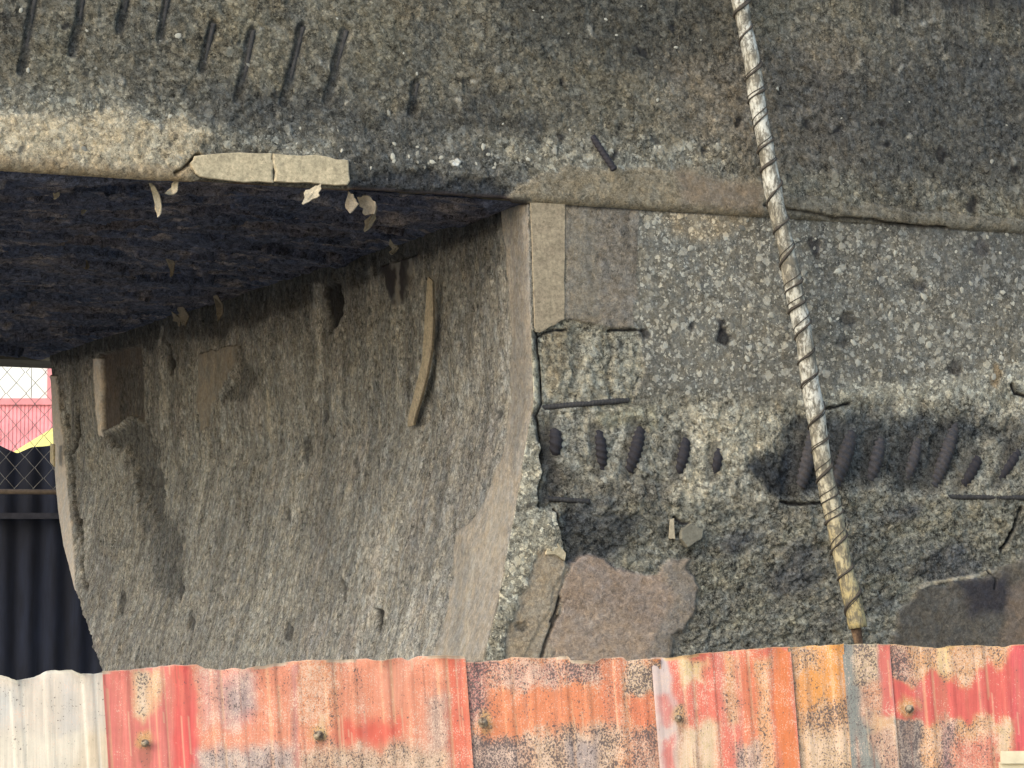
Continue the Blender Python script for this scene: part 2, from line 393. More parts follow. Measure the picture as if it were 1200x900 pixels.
# far edge strip of render and crack beside it
P_([(40, 440), (67, 440), (73, 490), (78, 540), (84, 590), (88, 640), (92, 700), (80, 700), (60, 560)], (214, 192, 168), .03, .25, 10, .1, 2, .3, side)
pier.paint(pier.line([(78, 486), (83, 530), (87, 570), (92, 610), (97, 660), (101, 690)], 2.6, .8) * side, (60, 56, 52), dh=-40)
pier.paint(pier.line([(93, 480), (92, 510), (86, 530)], 2.5) * side, (48, 45, 44), dh=-25)
# recessed brown panel with light rim
P_([(116, 414), (164, 405), (168, 470), (170, 493), (150, 488), (133, 500), (117, 504)], (98, 80, 66), .08, .5, -24, .3, 2, .5, side)
P_([(132, 430), (162, 425), (164, 480), (140, 490)], (86, 76, 66), .4, .9, 0, None, 8, 1.5, side)
P_([(111, 420), (118, 420), (119, 500), (122, 512), (115, 508)], (232, 206, 172), .05, .3, 6, .2, 1.5, .3, side)
# dark gouge under the panel
P_([(122, 508), (140, 500), (172, 494), (182, 530), (190, 580), (186, 612), (165, 590), (158, 560), (150, 530), (128, 520)], (86, 85, 82), .25, 1., -30, 1., 10, 2.4, side, .9)
P_([(165, 600), (195, 596), (218, 640), (205, 700), (180, 690), (170, 650)], (92, 91, 87), .3, 1., -12, None, 26, 3, side, .8)
P_([(100, 520), (120, 520), (150, 570), (170, 640), (150, 700), (120, 640)], (150, 142, 120), .6, 1., 4, None, 14, 1.5, side, .55)
P_([(232, 414), (282, 404), (270, 440), (252, 470), (245, 500), (236, 505), (232, 460)], (150, 132, 104), .06, .4, 7, .25, 2, .8, side)
P_([(282, 400), (300, 440), (292, 470), (262, 470), (276, 440)], (84, 80, 72), .3, 1, -8, None, 8, 1, side, .7)
P_([(312, 450), (316, 460), (318, 520), (314, 520)], (170, 158, 130), .2, .6, 3, None, 2, .6, side)
P_([(500, 330), (512, 322), (512, 410), (504, 410)], (120, 108, 92), .1, .5, 0, None, 3, 1, side)
P_([(446, 312), (487, 298), (476, 330), (470, 356), (462, 360), (452, 338)], (56, 48, 50), .02, .15, -3, .3, 3, .5, side)
P_([(382, 335), (398, 330), (396, 372), (386, 392)], (46, 44, 44), .1, .8, -22, None, 4, 1, side)
P_([(200, 400), (206, 425), (204, 440), (200, 425)], (50, 48, 46), .1, .8, -14, None, 3, 1, side)
P_([(437, 712), (446, 716), (443, 740), (438, 745)], (54, 52, 50), .1, .8, -16, None, 2, .6, side)
for q in range(26):        # scattered chips and pits on the side wall
    cx = rng.uniform(130, 590); cy = rng.uniform(460, 760); h = rng.uniform(6, 20); ww = rng.uniform(1.5, 4.5); dk = rng.random() < .6
    P_([(cx - ww, cy), (cx, cy - h), (cx + ww, cy - h * .2), (cx + ww * .6, cy + h), (cx - ww * .5, cy + h * .6)], (78, 75, 70) if dk else (158, 150, 130), .3, .8, -9 if dk else 4, None, 2, 1, side, .8)
# smooth vertical strip along the near corner of the side wall
P_([(588, 240), (625, 238), (630, 390), (632, 480), (615, 560), (606, 600), (596, 640), (586, 700), (575, 775), (510, 775), (522, 730), (532, 680), (535, 625), (552, 612), (562, 596), (580, 560), (592, 520), (598, 470), (600, 400), (596, 320)],
   (166, 150, 126), .03, .45, 6, .12, 2.5, .8, side)
P_([(600, 250), (613, 250), (620, 470), (604, 560), (598, 470), (602, 380)], (126, 117, 102), .04, .4, 0, None, 9, .8, side, .7)
P_([(585, 560), (606, 600), (590, 640), (572, 680), (565, 640)], (172, 154, 124), .05, .3, 0, None, 9, 1, side, .6)
P_([(540, 640), (552, 640), (540, 770), (528, 770)], (150, 138, 118), .04, .4, 0, None, 6, .6, side, .8)
P_([(556, 640), (561, 640), (548, 770), (543, 770)], (178, 166, 142), .04, .3, 3, None, 5, 1.2, side, .6)
# --- front of the pier
P_([(745, 245), (1300, 265), (1300, 440), (1120, 470), (1000, 480), (880, 470), (760, 470), (740, 400)], (122, 119, 107), 1.0, .65, 0, .55, 12, 1.2, front)
P_([(745, 250), (900, 250), (930, 300), (920, 420), (800, 470), (745, 400)], (130, 127, 114), 1.15, .55, 0, None, 26, 1.5, front, .8)
P_([(1040, 250), (1300, 260), (1300, 330), (1120, 350)], (104, 104, 98), .8, .6, 0, None, 30, 1.2, front, .8)
P_([(770, 245), (870, 248), (880, 262), (830, 285), (790, 275)], (160, 144, 114), .9, .6, 2, None, 14, 1.5, front, .7)
P_([(660, 236), (752, 243), (746, 300), (748, 345), (742, 382), (700, 384), (664, 384)], (140, 131, 116), .06, .65, 3, .2, 4, 1.4, front)
P_([(664, 250), (700, 250), (700, 380), (666, 384)], (150, 140, 118), .04, .35, 0, None, 16, 1, front, .5)
# rough cream-grey zone
P_([(628, 388), (660, 376), (745, 386), (755, 440), (740, 478), (640, 480), (628, 470)], (160, 155, 134), .5, 1.1, -9, 2.2, 4, 1, front)
P_([(638, 392), (668, 382), (664, 430), (644, 470)], (158, 146, 118), .35, .9, 4, None, 8, 1.2, front)
for (x0, y0, x1, y1, wd) in ((700, 386, 688, 470, 8), (724, 400, 730, 468, 7), (712, 470, 690, 430, 4), (745, 400, 742, 470, 4)):
    pier.paint(pier.line([(x0, y0), ((x0 + x1) / 2 - 4, (y0 + y1) / 2), (x1, y1)], wd * 1.3, 1.8) * front * .8, (166, 162, 142), .3, 1., 6)
pier.paint(pier.line([(676, 395), (672, 440), (668, 468)], 8, 1.8) * front * .6, (100, 97, 84), dh=-8)
pier.paint(pier.line([(716, 395), (712, 430), (716, 462)], 5, 1.8) * front * .6, (100, 97, 84), dh=-8)
# broken belt with the row of bars
belt = pier.mask([(630, 478), (760, 470), (880, 470), (1000, 475), (1120, 466), (1300, 430), (1300, 600), (630, 600)], 34, 2.4) * front
pier.paint(belt, (160, 156, 138), .45, 1.1, -12)
pier.H += belt * (9 * facets(a, b, 14, 3) + 6 * fbm(a, b, 12, 4, 4) + 3 * facets(a, b, 40, 5))
P_([(820, 470), (900, 480), (930, 500), (880, 540), (830, 600), (780, 585), (800, 520)], (190, 182, 156), .5, .9, 4, None, 22, 1.6, front, .75)
P_([(920, 460), (1120, 440), (1300, 400), (1300, 470), (1100, 492), (960, 486)], (178, 174, 154), .6, .9, 3, None, 18, 1.6, front, .7)
P_([(700, 478), (770, 476), (775, 500), (700, 500)], (156, 152, 124), .4, .9, 4, None, 10, 1.6, front, .7)
P_([(872, 540), (888, 528), (904, 545), (930, 500), (960, 485), (1060, 488), (1130, 480), (1160, 500), (1120, 560), (1060, 572), (990, 572), (940, 584), (905, 580), (890, 560)], (66, 72, 76), .45, 1.3, -6, None, 34, 4., front, .88)
P_([(874, 538), (890, 535), (950, 520), (965, 560), (930, 582), (900, 572)], (48, 54, 62), .3, 1.3, -6, None, 20, 4., front, .8)
P_([(1150, 500), (1300, 470), (1300, 540), (1180, 540)], (92, 92, 88), .45, 1.2, 0, None, 22, 2, front, .7)
P_([(640, 530), (700, 560), (790, 560), (790, 590), (640, 590)], (112, 108, 98), .4, 1.2, 0, None, 20, 2, front, .6)
# lower dark, chunky zone
low = pier.mask([(655, 598), (700, 588), (860, 596), (1000, 588), (1300, 590), (1300, 1200), (640, 1200), (650, 690)], 22, 2.2) * front
b_ = b - .35 * a
pier.paint(low, (136, 134, 120), .35, 1.25, -10)
pier.H += low * .8 * (8 * facets(a, b_ * 1.9, 15, 6) + 7 * facets(a * .8, b_ * 1.8, 38, 2) + 8 * fbm(a, b, 7, 4, 10))
pier.paint(low * sstep(-.1, .5, fbm(a, b_ * 2, 7, 4, 11)) * .8, (150, 145, 122))
pier.paint(low * sstep(0, .6, fbm(a, b_ * 2, 5, 4, 14)) * .75, (84, 86, 90))
P_([(700, 605), (780, 598), (800, 612), (780, 640), (740, 655), (690, 645), (664, 660), (664, 600)], (64, 68, 72), .25, 1.3, -6, None, 12, 2, front, .8)
P_([(760, 600), (850, 596), (880, 610), (830, 640), (770, 665), (735, 668), (715, 652)], (128, 126, 110), .7, 1.1, 6, None, 12, 2, front, .7)
P_([(1180, 560), (1300, 580), (1300, 660), (1180, 665)], (116, 114, 102), .5, 1.1, 0, None, 22, 2, front, .6)
# light pebbly web between the corner and the crack
web = pier.mask([(612, 470), (628, 486), (634, 520), (634, 560), (626, 592), (655, 602), (664, 655), (650, 690), (600, 800), (560, 800), (590, 690), (600, 620), (606, 590), (612, 560)], 2.5, 1.1) * front
pier.paint(web, (164, 159, 138), .9, .9, 18)
pier.paint(pier.mask([(628, 385), (633, 470), (626, 482), (600, 480), (610, 385)], 2.5, 1.) * front, (174, 168, 144), .6, .8, 14)
pier.paint(pier.line([(627, 388), (631, 430), (633, 472), (626, 486), (637, 512), (637, 545), (629, 572), (631, 594)], 2.2) * front, (60, 57, 54), dh=-24)
pier.paint(pier.line([(650, 598), (658, 620), (663, 648), (660, 680), (652, 712), (642, 745), (640, 775)], 2.2) * front, (66, 60, 55), dh=-16)
P_([(634, 496), (652, 500), (654, 590), (632, 592), (630, 574), (638, 545)], (92, 88, 82), .2, 1, -10, None, 10, 2.4, front, .8)
# render patches low on the front
P_([(628, 650), (640, 640), (662, 656), (660, 690), (648, 730), (640, 780), (640, 1000), (586, 1000), (594, 730), (608, 700)], (178, 160, 132), .05, .5, 5, .2, 6, 2, front)
P_([(664, 660), (680, 652), (700, 652), (722, 664), (735, 672), (770, 672), (790, 658), (808, 653), (820, 690), (808, 725), (792, 750), (786, 790), (786, 1000), (640, 1000), (644, 740), (655, 710)], (170, 148, 128), .03, .5, 4, .14, 7, 2.2, front)
P_([(770, 660), (812, 655), (822, 700), (790, 780), (750, 780), (790, 700)], (144, 136, 122), .04, .5, 0, None, 14, 1, front, .7)
P_([(640, 740), (700, 700), (760, 740), (760, 790), (640, 790)], (184, 162, 138), .03, .42, 0, None, 26, 1, front, .5)
pier.paint(pier.line([(652, 722), (640, 750), (634, 770)], 3) * front, (92, 80, 66), dh=-8)
pier.paint(pier.line([(656, 700), (645, 728)], 3) * front, (80, 70, 60), dh=-8)
P_([(1060, 712), (1076, 694), (1096, 684), (1150, 674), (1172, 660), (1300, 625), (1300, 1000), (1056, 1000), (1050, 745)], (104, 98, 88), .05, .6, 8, .2, 6, 2.2, front)
P_([(1120, 680), (1178, 672), (1184, 710), (1140, 725)], (58, 56, 64), .05, .4, 0, None, 18, 1.3, front, .9)
P_([(1180, 690), (1300, 640), (1300, 800), (1170, 790)], (138, 118, 100), .05, .4, 0, None, 16, 1.2, front, .7)
pier.paint(pier.line([(1078, 690), (1096, 682), (1150, 673), (1160, 668)], 3.0) * front, (170, 160, 136), .1, .5, 4)
for pl, wd, dp in (([(1200, 596), (1192, 610), (1185, 628), (1174, 646)], 2.8, -26), ([(1158, 668), (1166, 676), (1164, 690)], 1.6, -10), ([(963, 480), (985, 475), (995, 474)], 2.6, -14),
                   ([(920, 588), (950, 590), (976, 588)], 3, -14), ([(1186, 450), (1192, 460), (1200, 462), (1230, 462)], 3, -14), ([(664, 386), (642, 390), (628, 394)], 2, -10), ([(715, 386), (745, 386), (752, 388)], 2.2, -9),
                   ([(792, 606), (800, 612), (808, 612)], 2.6, -12)):
    pier.paint(pier.line(pl, wd) * front, (54, 52, 52), dh=dp)
for (x, y, r, c) in ((849, 394, 8, (36, 34, 38)), (951, 286, 8, (70, 66, 66)), (846, 385, 5, (36, 34, 38)), (750, 390, 6, (60, 58, 56)), (995, 377, 8, (86, 84, 78)), (983, 402, 7, (84, 82, 76)), (1117, 432, 7, (86, 84, 80)), (728, 400, 5, (86, 82, 72)), (1165, 440, 6, (150, 128, 92)), (811, 384, 4, (70, 68, 64)), (1075, 330, 6, (90, 88, 84)), (620, 588, 4, (80, 78, 74)), (610, 735, 6, (110, 102, 88)), (1150, 290, 9, (92, 90, 88))):
    P_([(x - r, y), (x - r * .5, y - r * 1.2), (x + r * .7, y - r), (x + r, y + r * .3), (x + r * .2, y + r * 1.3), (x - r * .7, y + r)], c, .1, .8, -5, None, 5, 2.2, front, .85)
row = [(648, 503, 534, 15, 0), (701, 503, 549, 14, -2), (742, 500, 552, 16, 4), (797, 513, 557, 14, 3), (837, 524, 557, 12, 1), (944, 500, 570, 17, 5), (985, 505, 572, 18, 7),
       (1023, 512, 564, 16, 4), (1067, 512, 562, 14, 4), (1104, 498, 570, 17, 8), (1135, 530, 572, 15, 7), (1180, 522, 565, 13, 9)]
for (x, y0, y1, wd, ln) in row:
    m_ = pier.line([(x + ln, y0), (x - ln, y1)], wd * .95, .4) * front
    pier.H += (-17 - pier.H) * m_ * .6; pier.paint(m_ * .6, (78, 75, 70), .2, 1)  # pocket round each bar, with its shadow gap painted into the colour
# lower edge against the crack under the beam
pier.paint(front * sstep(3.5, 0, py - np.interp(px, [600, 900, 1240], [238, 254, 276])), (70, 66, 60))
for q in range(34):      # thin soot runs
    x0 = rng.uniform(640, 1230); y0 = rng.choice([250, 262, 470]); L_ = rng.uniform(40, 130)
    pier.paint(pier.line([(x0, y0), (x0 + rng.uniform(-3, 5), y0 + L_)], rng.uniform(2, 6), 1.6) * front * rng.uniform(.15, .4), (80, 78, 74))
for q in range(30):
    x0 = rng.uniform(150, 590); y0 = np.interp(x0, [60, 620], [430, 260]); L_ = rng.uniform(60, 260)
    pier.paint(pier.line([(x0, y0), (x0 + rng.uniform(-3, 5), y0 + L_)], rng.uniform(2, 6), 1.6) * side * rng.uniform(.2, .5), (104, 98, 88) if q % 3 else (190, 180, 156))
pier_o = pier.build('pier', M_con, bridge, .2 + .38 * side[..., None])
pier_o.data.materials.append(M_side)
mi = np.zeros((nR - 1, nC - 1), np.int32); mi[:, :j1] = 1; pier_o.data.polygons.foreach_set('material_index', mi.ravel())
pier_o['label'] = 'rough grey pier with long side wall and broken front face'

# --- beam above -------------------------------------------------
sB = rows_of((-2.7, -1.86, .1), (-1.86, 2.14, .0044), (2.14, 7, .25))
prof = [(z, 0.) for z in rows_of((Z0 + 1.5, Z0 + .74, .15), (Z0 + .74, Z0 + .03, .0042))]
R_ = .028
prof += [(Z0 + .03 - R_ * math.sin(t), R_ * (1 - math.cos(t))) for t in np.linspace(.12, math.pi / 2, 8)]
pz = np.array([p[0] for p in prof]); pv = np.array([p[1] for p in prof]); nR, nC = len(pz), len(sB)
PROUD = .016
zb = Z0 + .004 - (Z0 + .03 - R_)
P = C0 + sB[None, :, None] * U + (pv - PROUD)[:, None, None] * V + np.zeros((nR, nC, 1)); P[..., 2] = pz[:, None] + 0 * sB[None]
th = np.clip(pv / R_, 0, 1); th = np.arccos(1 - th)
N = -(np.cos(th))[:, None, None] * V - np.sin(th)[:, None, None] * Z + np.zeros((nR, nC, 1))
# arc length coordinate keeps texture unstretched
bcoord = np.concatenate([[0], np.cumsum(np.hypot(np.diff(pz), np.diff(pv)))])
beam = Skin(P, N, np.broadcast_to(sB[None], (nR, nC)).copy(), np.broadcast_to(10 - bcoord[:, None], (nR, nC)).copy(), K)
a, b, px, py = beam.a, beam.b, beam.px, beam.py
beam.fill((118, 114, 100), .55, .95)
edge = sstep(0, .05, bcoord[-1] - bcoord)[:, None]
beam.H = (7 * fbm(a, b, 5, 5, 3) + 4 * facets(a, b, 20, 8) + 3.4 * facets(a, b, 48, 1)) * edge
beam.paint(sstep(-.1, .6, fbm(a, b, 2.2, 4, 5)) * .6, (90, 89, 82))
beam.paint(sstep(.0, .7, fbm(a, b, 3.1, 4, 7)) * .5, (132, 126, 104))
bl_ = fbm(a, b * 1.3, 6, 4, 10); beam.paint(sstep(.1, .6, bl_) * .6, (80, 80, 76)); beam.paint(sstep(.15, .6, fbm(a * .9, b * 1.3, 7, 5, 13)) * .5, (126, 116, 94))
beam.paint(sstep(750, 1200, px) * sstep(-.4, .4, fbm(a, b, 4, 4, 2)) * .55, (82, 83, 82))
def Q_(poly, c, agg=.1, gr=.3, dh=0, rough=.25, f=3, nz=1., amt=1.): beam.paint(beam.mask(poly, f, nz) * amt, c, agg, gr, dh, rough)
Q_([(780, 60), (1000, 40), (1010, 200), (820, 200)], (136, 126, 110), .4, .9, 0, None, 80, 3, .6)
Q_([(560, -40), (860, -40), (860, 70), (640, 60)], (84, 82, 74), .4, 1., 0, None, 50, 2, .6)
Q_([(-400, 110), (60, 105), (235, 118), (420, 150), (600, 165), (860, 165), (860, 195), (600, 215), (420, 205), (230, 170), (-400, 140)], (150, 148, 134), .95, .85, 3, None, 34, 4, .6)
Q_([(900, 200), (1300, 225), (1300, 258), (920, 232)], (132, 128, 112), .8, .8, 3, None, 18, 2, .6)
Q_([(-400, 138), (60, 140), (150, 136), (215, 142), (238, 165), (232, 185), (222, 232), (-400, 230)], (198, 184, 154), .25, .75, 6, .8, 14, 4.)
Q_([(-400, 180), (60, 186), (222, 200), (222, 232), (-400, 230)], (160, 138, 106), .15, .6, 0, None, 10, 1.5, .6)
Q_([(408, 216), (430, 206), (470, 198), (540, 204), (590, 218), (606, 228), (600, 245), (408, 240)], (62, 66, 72), .2, 1.2, -13, 1.3, 14, 3)
Q_([(390, 170), (440, 160), (560, 175), (620, 200), (600, 240), (400, 225)], (84, 85, 84), .4, 1.1, 0, None, 30, 4, .6)
Q_([(300, 190), (420, 182), (470, 198), (420, 210)], (84, 84, 80), .4, 1.1, 0, None, 14, 2, .5)
# smooth render under the beam at the pier
Q_([(608, 214), (640, 204), (720, 194), (790, 196), (850, 206), (892, 216), (898, 255), (600, 252)], (150, 140, 118), .08, .7, 7, .25, 8, 2.6)
Q_([(790, 200), (890, 218), (890, 246), (800, 240)], (144, 128, 110), .04, .35, 0, None, 14, 1, .7)
Q_([(892, 226), (1000, 240), (1120, 252), (1300, 262), (1300, 290), (892, 268)], (132, 126, 110), .12, .7, 6, .25, 4, 1.2)
Q_([(-400, 206), (240, 212), (420, 224), (600, 233), (600, 260), (-400, 260)], (110, 86, 68), .03, .4, 0, .3, 3, .6, .85)
Q_([(420, 222), (620, 232), (620, 260), (420, 260)], (50, 46, 48), .03, .4, 0, None, 8, .6, .9)
Q_([(880, 60), (1010, 90), (1300, 40), (1300, 215), (1060, 230), (960, 190)], (80, 82, 82), .4, 1., 0, None, 70, 5, .6)
Q_([(200, 100), (330, 108), (420, 130), (520, 120), (640, 140), (560, 168), (430, 172), (330, 165), (240, 150)], (76, 78, 78), .4, 1., 0, None, 34, 5, .6)
Q_([(560, -20), (760, -20), (820, 60), (700, 110), (600, 60)], (82, 82, 76), .4, 1., 0, None, 50, 5, .5)
# dark top right edge and dark recesses
Q_([(1050, -60), (1300, -60), (1300, 8), (1080, 6)], (50, 52, 58), .1, .8, -20, None, 5, 1.2)
for (x, y, r) in ((867, 142, 6), (829, 172, 4), (948, 147, 5), (984, 150, 5), (925, 121, 3), (1108, 178, 7), (1140, 238, 8), (80, 32, 5), (655, 165, 5), (720, 180, 4), (1185, 193, 5), (1035, 165, 4), (1033, 143, 4), (752, 60, 5), (786, 35, 6), (1048, 15, 6), (660, 100, 4)):
    Q_([(x - r, y), (x - r * .4, y - r), (x + r * .8, y - r * .8), (x + r, y + r * .3), (x + r * .2, y + r * 1.3), (x - r * .6, y + r)], (44, 44, 46), .1, .8, -6, None, 4, 2.2, .85)
for q in range(60):
    cx = rng.uniform(0, 1200); cy = rng.uniform(0, 190); r = rng.uniform(2, 4.5); dk = rng.random() < .55
    Q_([(cx - r, cy), (cx - r * .4, cy - r), (cx + r * .8, cy - r * .8), (cx + r, cy + r * .3), (cx + r * .2, cy + r * 1.3), (cx - r * .6, cy + r)], (64, 64, 62) if dk else (166, 162, 148), .1, .5, -4 if dk else 3, None, 3, 1.8, .7)
Q_([(528, 190), (536, 185), (541, 190), (537, 196), (530, 195)], (226, 222, 206), .0, .2, 6, None, 1.5, .2)
beam_bars = [((42, -8), (26, 82)), ((98, -8), (87, 62)), ((149, -4), (141, 36)), ((197, -8), (188, 44)), ((250, 28), (238, 82)), ((297, 36), (281, 116)), ((355, 32), (333, 120)), ((406, 36), (384, 118)), ((489, 98), (482, 132))]
for (p, q) in beam_bars: beam.paint(beam.line([p, q], 8), (76, 75, 70), dh=-10, rough=.6)
beam.paint(beam.line([(895, 240), (960, 252), (1060, 262), (1110, 268)], 2.5), (74, 70, 62), dh=-8)
beam.paint(beam.line([(205, 205), (222, 192), (232, 182)], 3), (84, 72, 54), dh=-12)
beam_o = beam.build('beam', M_con, bridge, .06); beam_skin = beam; beam_o['label'] = 'spalled grey beam with pale render along its lower edge'

# --- soffit -----------------------------------------------------
vS = rows_of((R_ - PROUD, 1.6, .008), (1.6, DFAR + .02, .012)); sS = rows_of((-2.7, -2.4, .1), (-2.4, .02, .008))
nR, nC = len(vS), len(sS)
P = C0 + sS[None, :, None] * U + vS[:, None, None] * V; P[..., 2] = Z0 + .002
N = np.zeros(P.shape); N[..., 2] = -1
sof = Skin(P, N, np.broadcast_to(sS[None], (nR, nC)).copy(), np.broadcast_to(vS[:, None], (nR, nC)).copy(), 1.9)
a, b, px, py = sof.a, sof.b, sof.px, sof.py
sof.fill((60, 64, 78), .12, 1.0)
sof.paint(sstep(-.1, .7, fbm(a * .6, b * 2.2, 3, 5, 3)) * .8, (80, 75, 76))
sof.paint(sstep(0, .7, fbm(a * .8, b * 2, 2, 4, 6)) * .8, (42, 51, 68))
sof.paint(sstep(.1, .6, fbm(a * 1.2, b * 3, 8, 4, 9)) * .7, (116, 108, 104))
ed = sstep(0, .06, vS - vS[0])[:, None]
sof.H = 1.4 * (26 * fbm(a * .7, b * 1.5, 1.7, 3, 2) + 24 * facets(a * .55, b * 1.3, 6, 5) + 8 * facets(a * .5, b * 1.2, 16, 7) + 5 * facets(a, b, 34, 3)) * ed
sof.H *= sstep(0, .1, -a + .02)
soffit = sof.build('soffit', M_soot, bridge); soffit['label'] = 'soot-black flaking underside of the bridge'
# rear face, deck and closing pieces (plain, seen only from aside)
box('rear_beam', C0 - 2.7 * U + (DFAR + .02) * V, 9.7 * U, .4 * V, 1.5 * Z, M_core, bridge)
box('deck', C0 - 2.7 * U - .05 * V + 1.5 * Z, 9.7 * U, (DFAR + .5) * V, .25 * Z, M_core, bridge)

nF = -V; nS = -U
def on_front(x, y, o=0.): return hit(x, y, C0 - V * o, V)
def on_side(x, y, o=0.):
    P = hit(x, y, C0 - U * o, U); k = np.interp(-P[2], -zz, off) if False else np.interp(P[2], zz[::-1], off[::-1])
    return hit(x, y, C0 + U * (k - o), U)
def on_soffit(x, y, o=0.): return hit(x, y, C0 - Z * o, Z)

# exposed bars ---------------------------------------------------
def bar(name, p, q, r, parent, n, bow=0., rib=.016, m=None, pad=None):
    k = max(6, int(np.linalg.norm(q - p) / .003)); t = np.linspace(0, 1, k)
    path = p + (q - p) * t[:, None] + n * (bow * (1 - (2 * t - 1) ** 2))[:, None]
    v, f = tube_vf(path, r, 12, 0, (rib, .3)); return mesh(name, v, f, m or M_rebar, parent, True)
for (p, q) in beam_bars:
    bar('rebar', on_front(*p, PROUD - .011), on_front(*q, PROUD - .022), .0075, beam_o, nF, .001, .012, M_oldbar)
bar('bent_bar', on_front(694, 160, PROUD + .0), on_front(720, 199, PROUD + .05), .010, beam_o, nF, 0)
for (x, y0, y1, wd, ln) in row:
    r = wd * (.00132 if x < 900 else .00135); dp = -.036 if x < 900 else -.040
    p = on_front(x + ln * 1.5, y0 + 1, dp); q = on_front(x - ln * 1.5, y1 - 1, dp)
    bar('rebar', p, q, r, pier_o, nF, .020, .019, M_rebar if x < 900 or x > 1120 else M_rebar2)
bar('stirrup', on_front(632, 478, -.020), on_front(736, 469, -.014), .009, pier_o, nF, .008, .012, M_oldbar)
bar('stirrup', on_front(634, 584, -.020), on_front(690, 588, -.020), .008, pier_o, nF, .008, .012, M_oldbar)
bar('stirrup', on_front(1094, 582, -.025), on_front(1250, 584, -.021), .0085, pier_o, nF, .006, .012, M_oldbar)

# single pale stones standing in the matrix ----------------------
def stone_mat():
    m, n, b = new_mat('pale_aggregate_stone', .85); oi = N_(n, 'ShaderNodeObjectInfo').outputs['Random']; co = coords(n)
    c = mixc(n, oi, tuple(lin((112, 110, 102)) * .85), tuple(lin((206, 202, 184)) * .85))
    n.links.new(vmul(n, c, mapr(n, noise(n, co, 190, 4, .7), .3, .7, .75, 1.2)), b.inputs['Base Color']); bump(n, b, noise(n, co, 300, 3, .6), .4, .002); return m
M_stone = stone_mat(); stone_me = []
for k in range(9):
    nv = random.choice((5, 6, 7)); an = sorted(random.uniform(0, 2 * math.pi) for _ in range(nv)); an = [2 * math.pi * i / nv + random.uniform(-.35, .35) for i in range(nv)]; el = random.uniform(.5, .95)
    rim = [(math.cos(q) * random.uniform(.8, 1.15), math.sin(q) * el * random.uniform(.8, 1.15)) for q in an]
    V_ = [(x, y, -.25) for x, y in rim] + [(x * .9, y * .9, .10) for x, y in rim] + [(x * .45 + .1, y * .45, .20) for x, y in rim]
    F_ = [(l * nv + i, l * nv + (i + 1) % nv, (l + 1) * nv + (i + 1) % nv, (l + 1) * nv + i) for l in range(2) for i in range(nv)] + [tuple(range(2 * nv, 3 * nv))]
    me = bpy.data.meshes.new('stone'); me.from_pydata(V_, [], F_); me.update(); me.materials.append(M_stone); stone_me.append(me)
from mathutils import Matrix
def stones(sk, par, ok, count, r0, r1):
    idx = np.argwhere(ok(sk.px, sk.py)); pick = idx[rng.integers(0, len(idx), count)]
    for (i, j) in pick:
        p = sk.P[i, j] + sk.N[i, j] * sk.H[i, j] / 1000; r = (r0 + (r1 - r0) * rng.random() ** 2.5) * .0028
        M = Matrix(((U[0], Z[0], -V[0]), (U[1], Z[1], -V[1]), (U[2], Z[2], -V[2]))).to_4x4() @ Matrix.Rotation(rng.uniform(0, 6.28), 4, 'Z') @ Matrix.Scale(r, 4)
        o = bpy.data.objects.new('stone', stone_me[rng.integers(0, 9)]); o.matrix_world = Matrix.Translation(tuple(p)) @ M; COL.objects.link(o); o.parent = par
stones(pier, pier_o, lambda x, y: (x > 752) & (x < 1230) & (y > 252) & (y < 462 - (x - 752) * .04) & (pier.a > 0) & (vnoise(x / 60, y / 60, 3) > .35), 200, 2.4, 6.2)
stones(beam_skin, beam_o, lambda x, y: (x > 330) & (x < 880) & (y > 150) & (y < 198) & (y < 178 + 20 * (x < 620)) & (y > 168 - 30 * (x < 420)), 60, 2.2, 5.5)
stones(beam_skin, beam_o, lambda x, y: (x > 0) & (x < 1200) & (y > 5) & (y < 190), 60, 1.8, 5)
# render slabs still hanging on ----------------------------------
def poly_on(fn, pts, o): return [fn(x, y, o) for x, y in pts]
slab('render_slab', poly_on(on_front, [(226, 183), (260, 179), (318, 180), (319, 200), (318, 214), (268, 212), (232, 208), (222, 196)], PROUD + .001), nF, .011, M_slab, beam_o, .006)
slab('render_slab', poly_on(on_front, [(320.5, 181), (370, 184), (407, 188), (409, 200), (408, 218), (360, 216), (320, 213)], PROUD + .001), nF, .012, M_slab, beam_o, .006)
slab('render_slab', poly_on(on_front, [(621, 238), (662, 235), (662, 300), (661, 374), (650, 380), (632, 390), (626, 388), (624, 310)], .001), nF, .005, M_slab2, pier_o, .0025)
# long peeling sliver on the side wall
sl = [(504, 325), (509, 330), (510, 380), (508, 410), (503, 440), (492, 480), (487, 498), (480, 500), (480, 494), (488, 465), (498, 430), (504, 400), (505, 370)]
o_ = slab('peeling_flake', poly_on(on_side, sl, .03), nS * .8 + nF * .6, .018, M_slab2, pier_o, .001)
o_['label'] = 'long pale sliver peeling off the side wall'
slab('loose_flake', poly_on(on_front, [(785, 609), (790, 607), (791, 632), (783, 631)], .0), nF * .9 + nS * .4, .016, M_flake_pale, pier_o)
slab('loose_flake', poly_on(on_front, [(796, 622), (806, 614), (822, 620), (819, 632), (803, 641), (795, 632)], .004), nF, .02, simple_mat('grey_flaked_concrete', (140, 136, 120), .92, .25, 120, .8), pier_o)
slab('crack_lip', poly_on(on_front, [(642, 640), (653, 636), (662, 648), (661, 657), (650, 650), (638, 650)], .008), nF, .008, M_slab, pier_o)

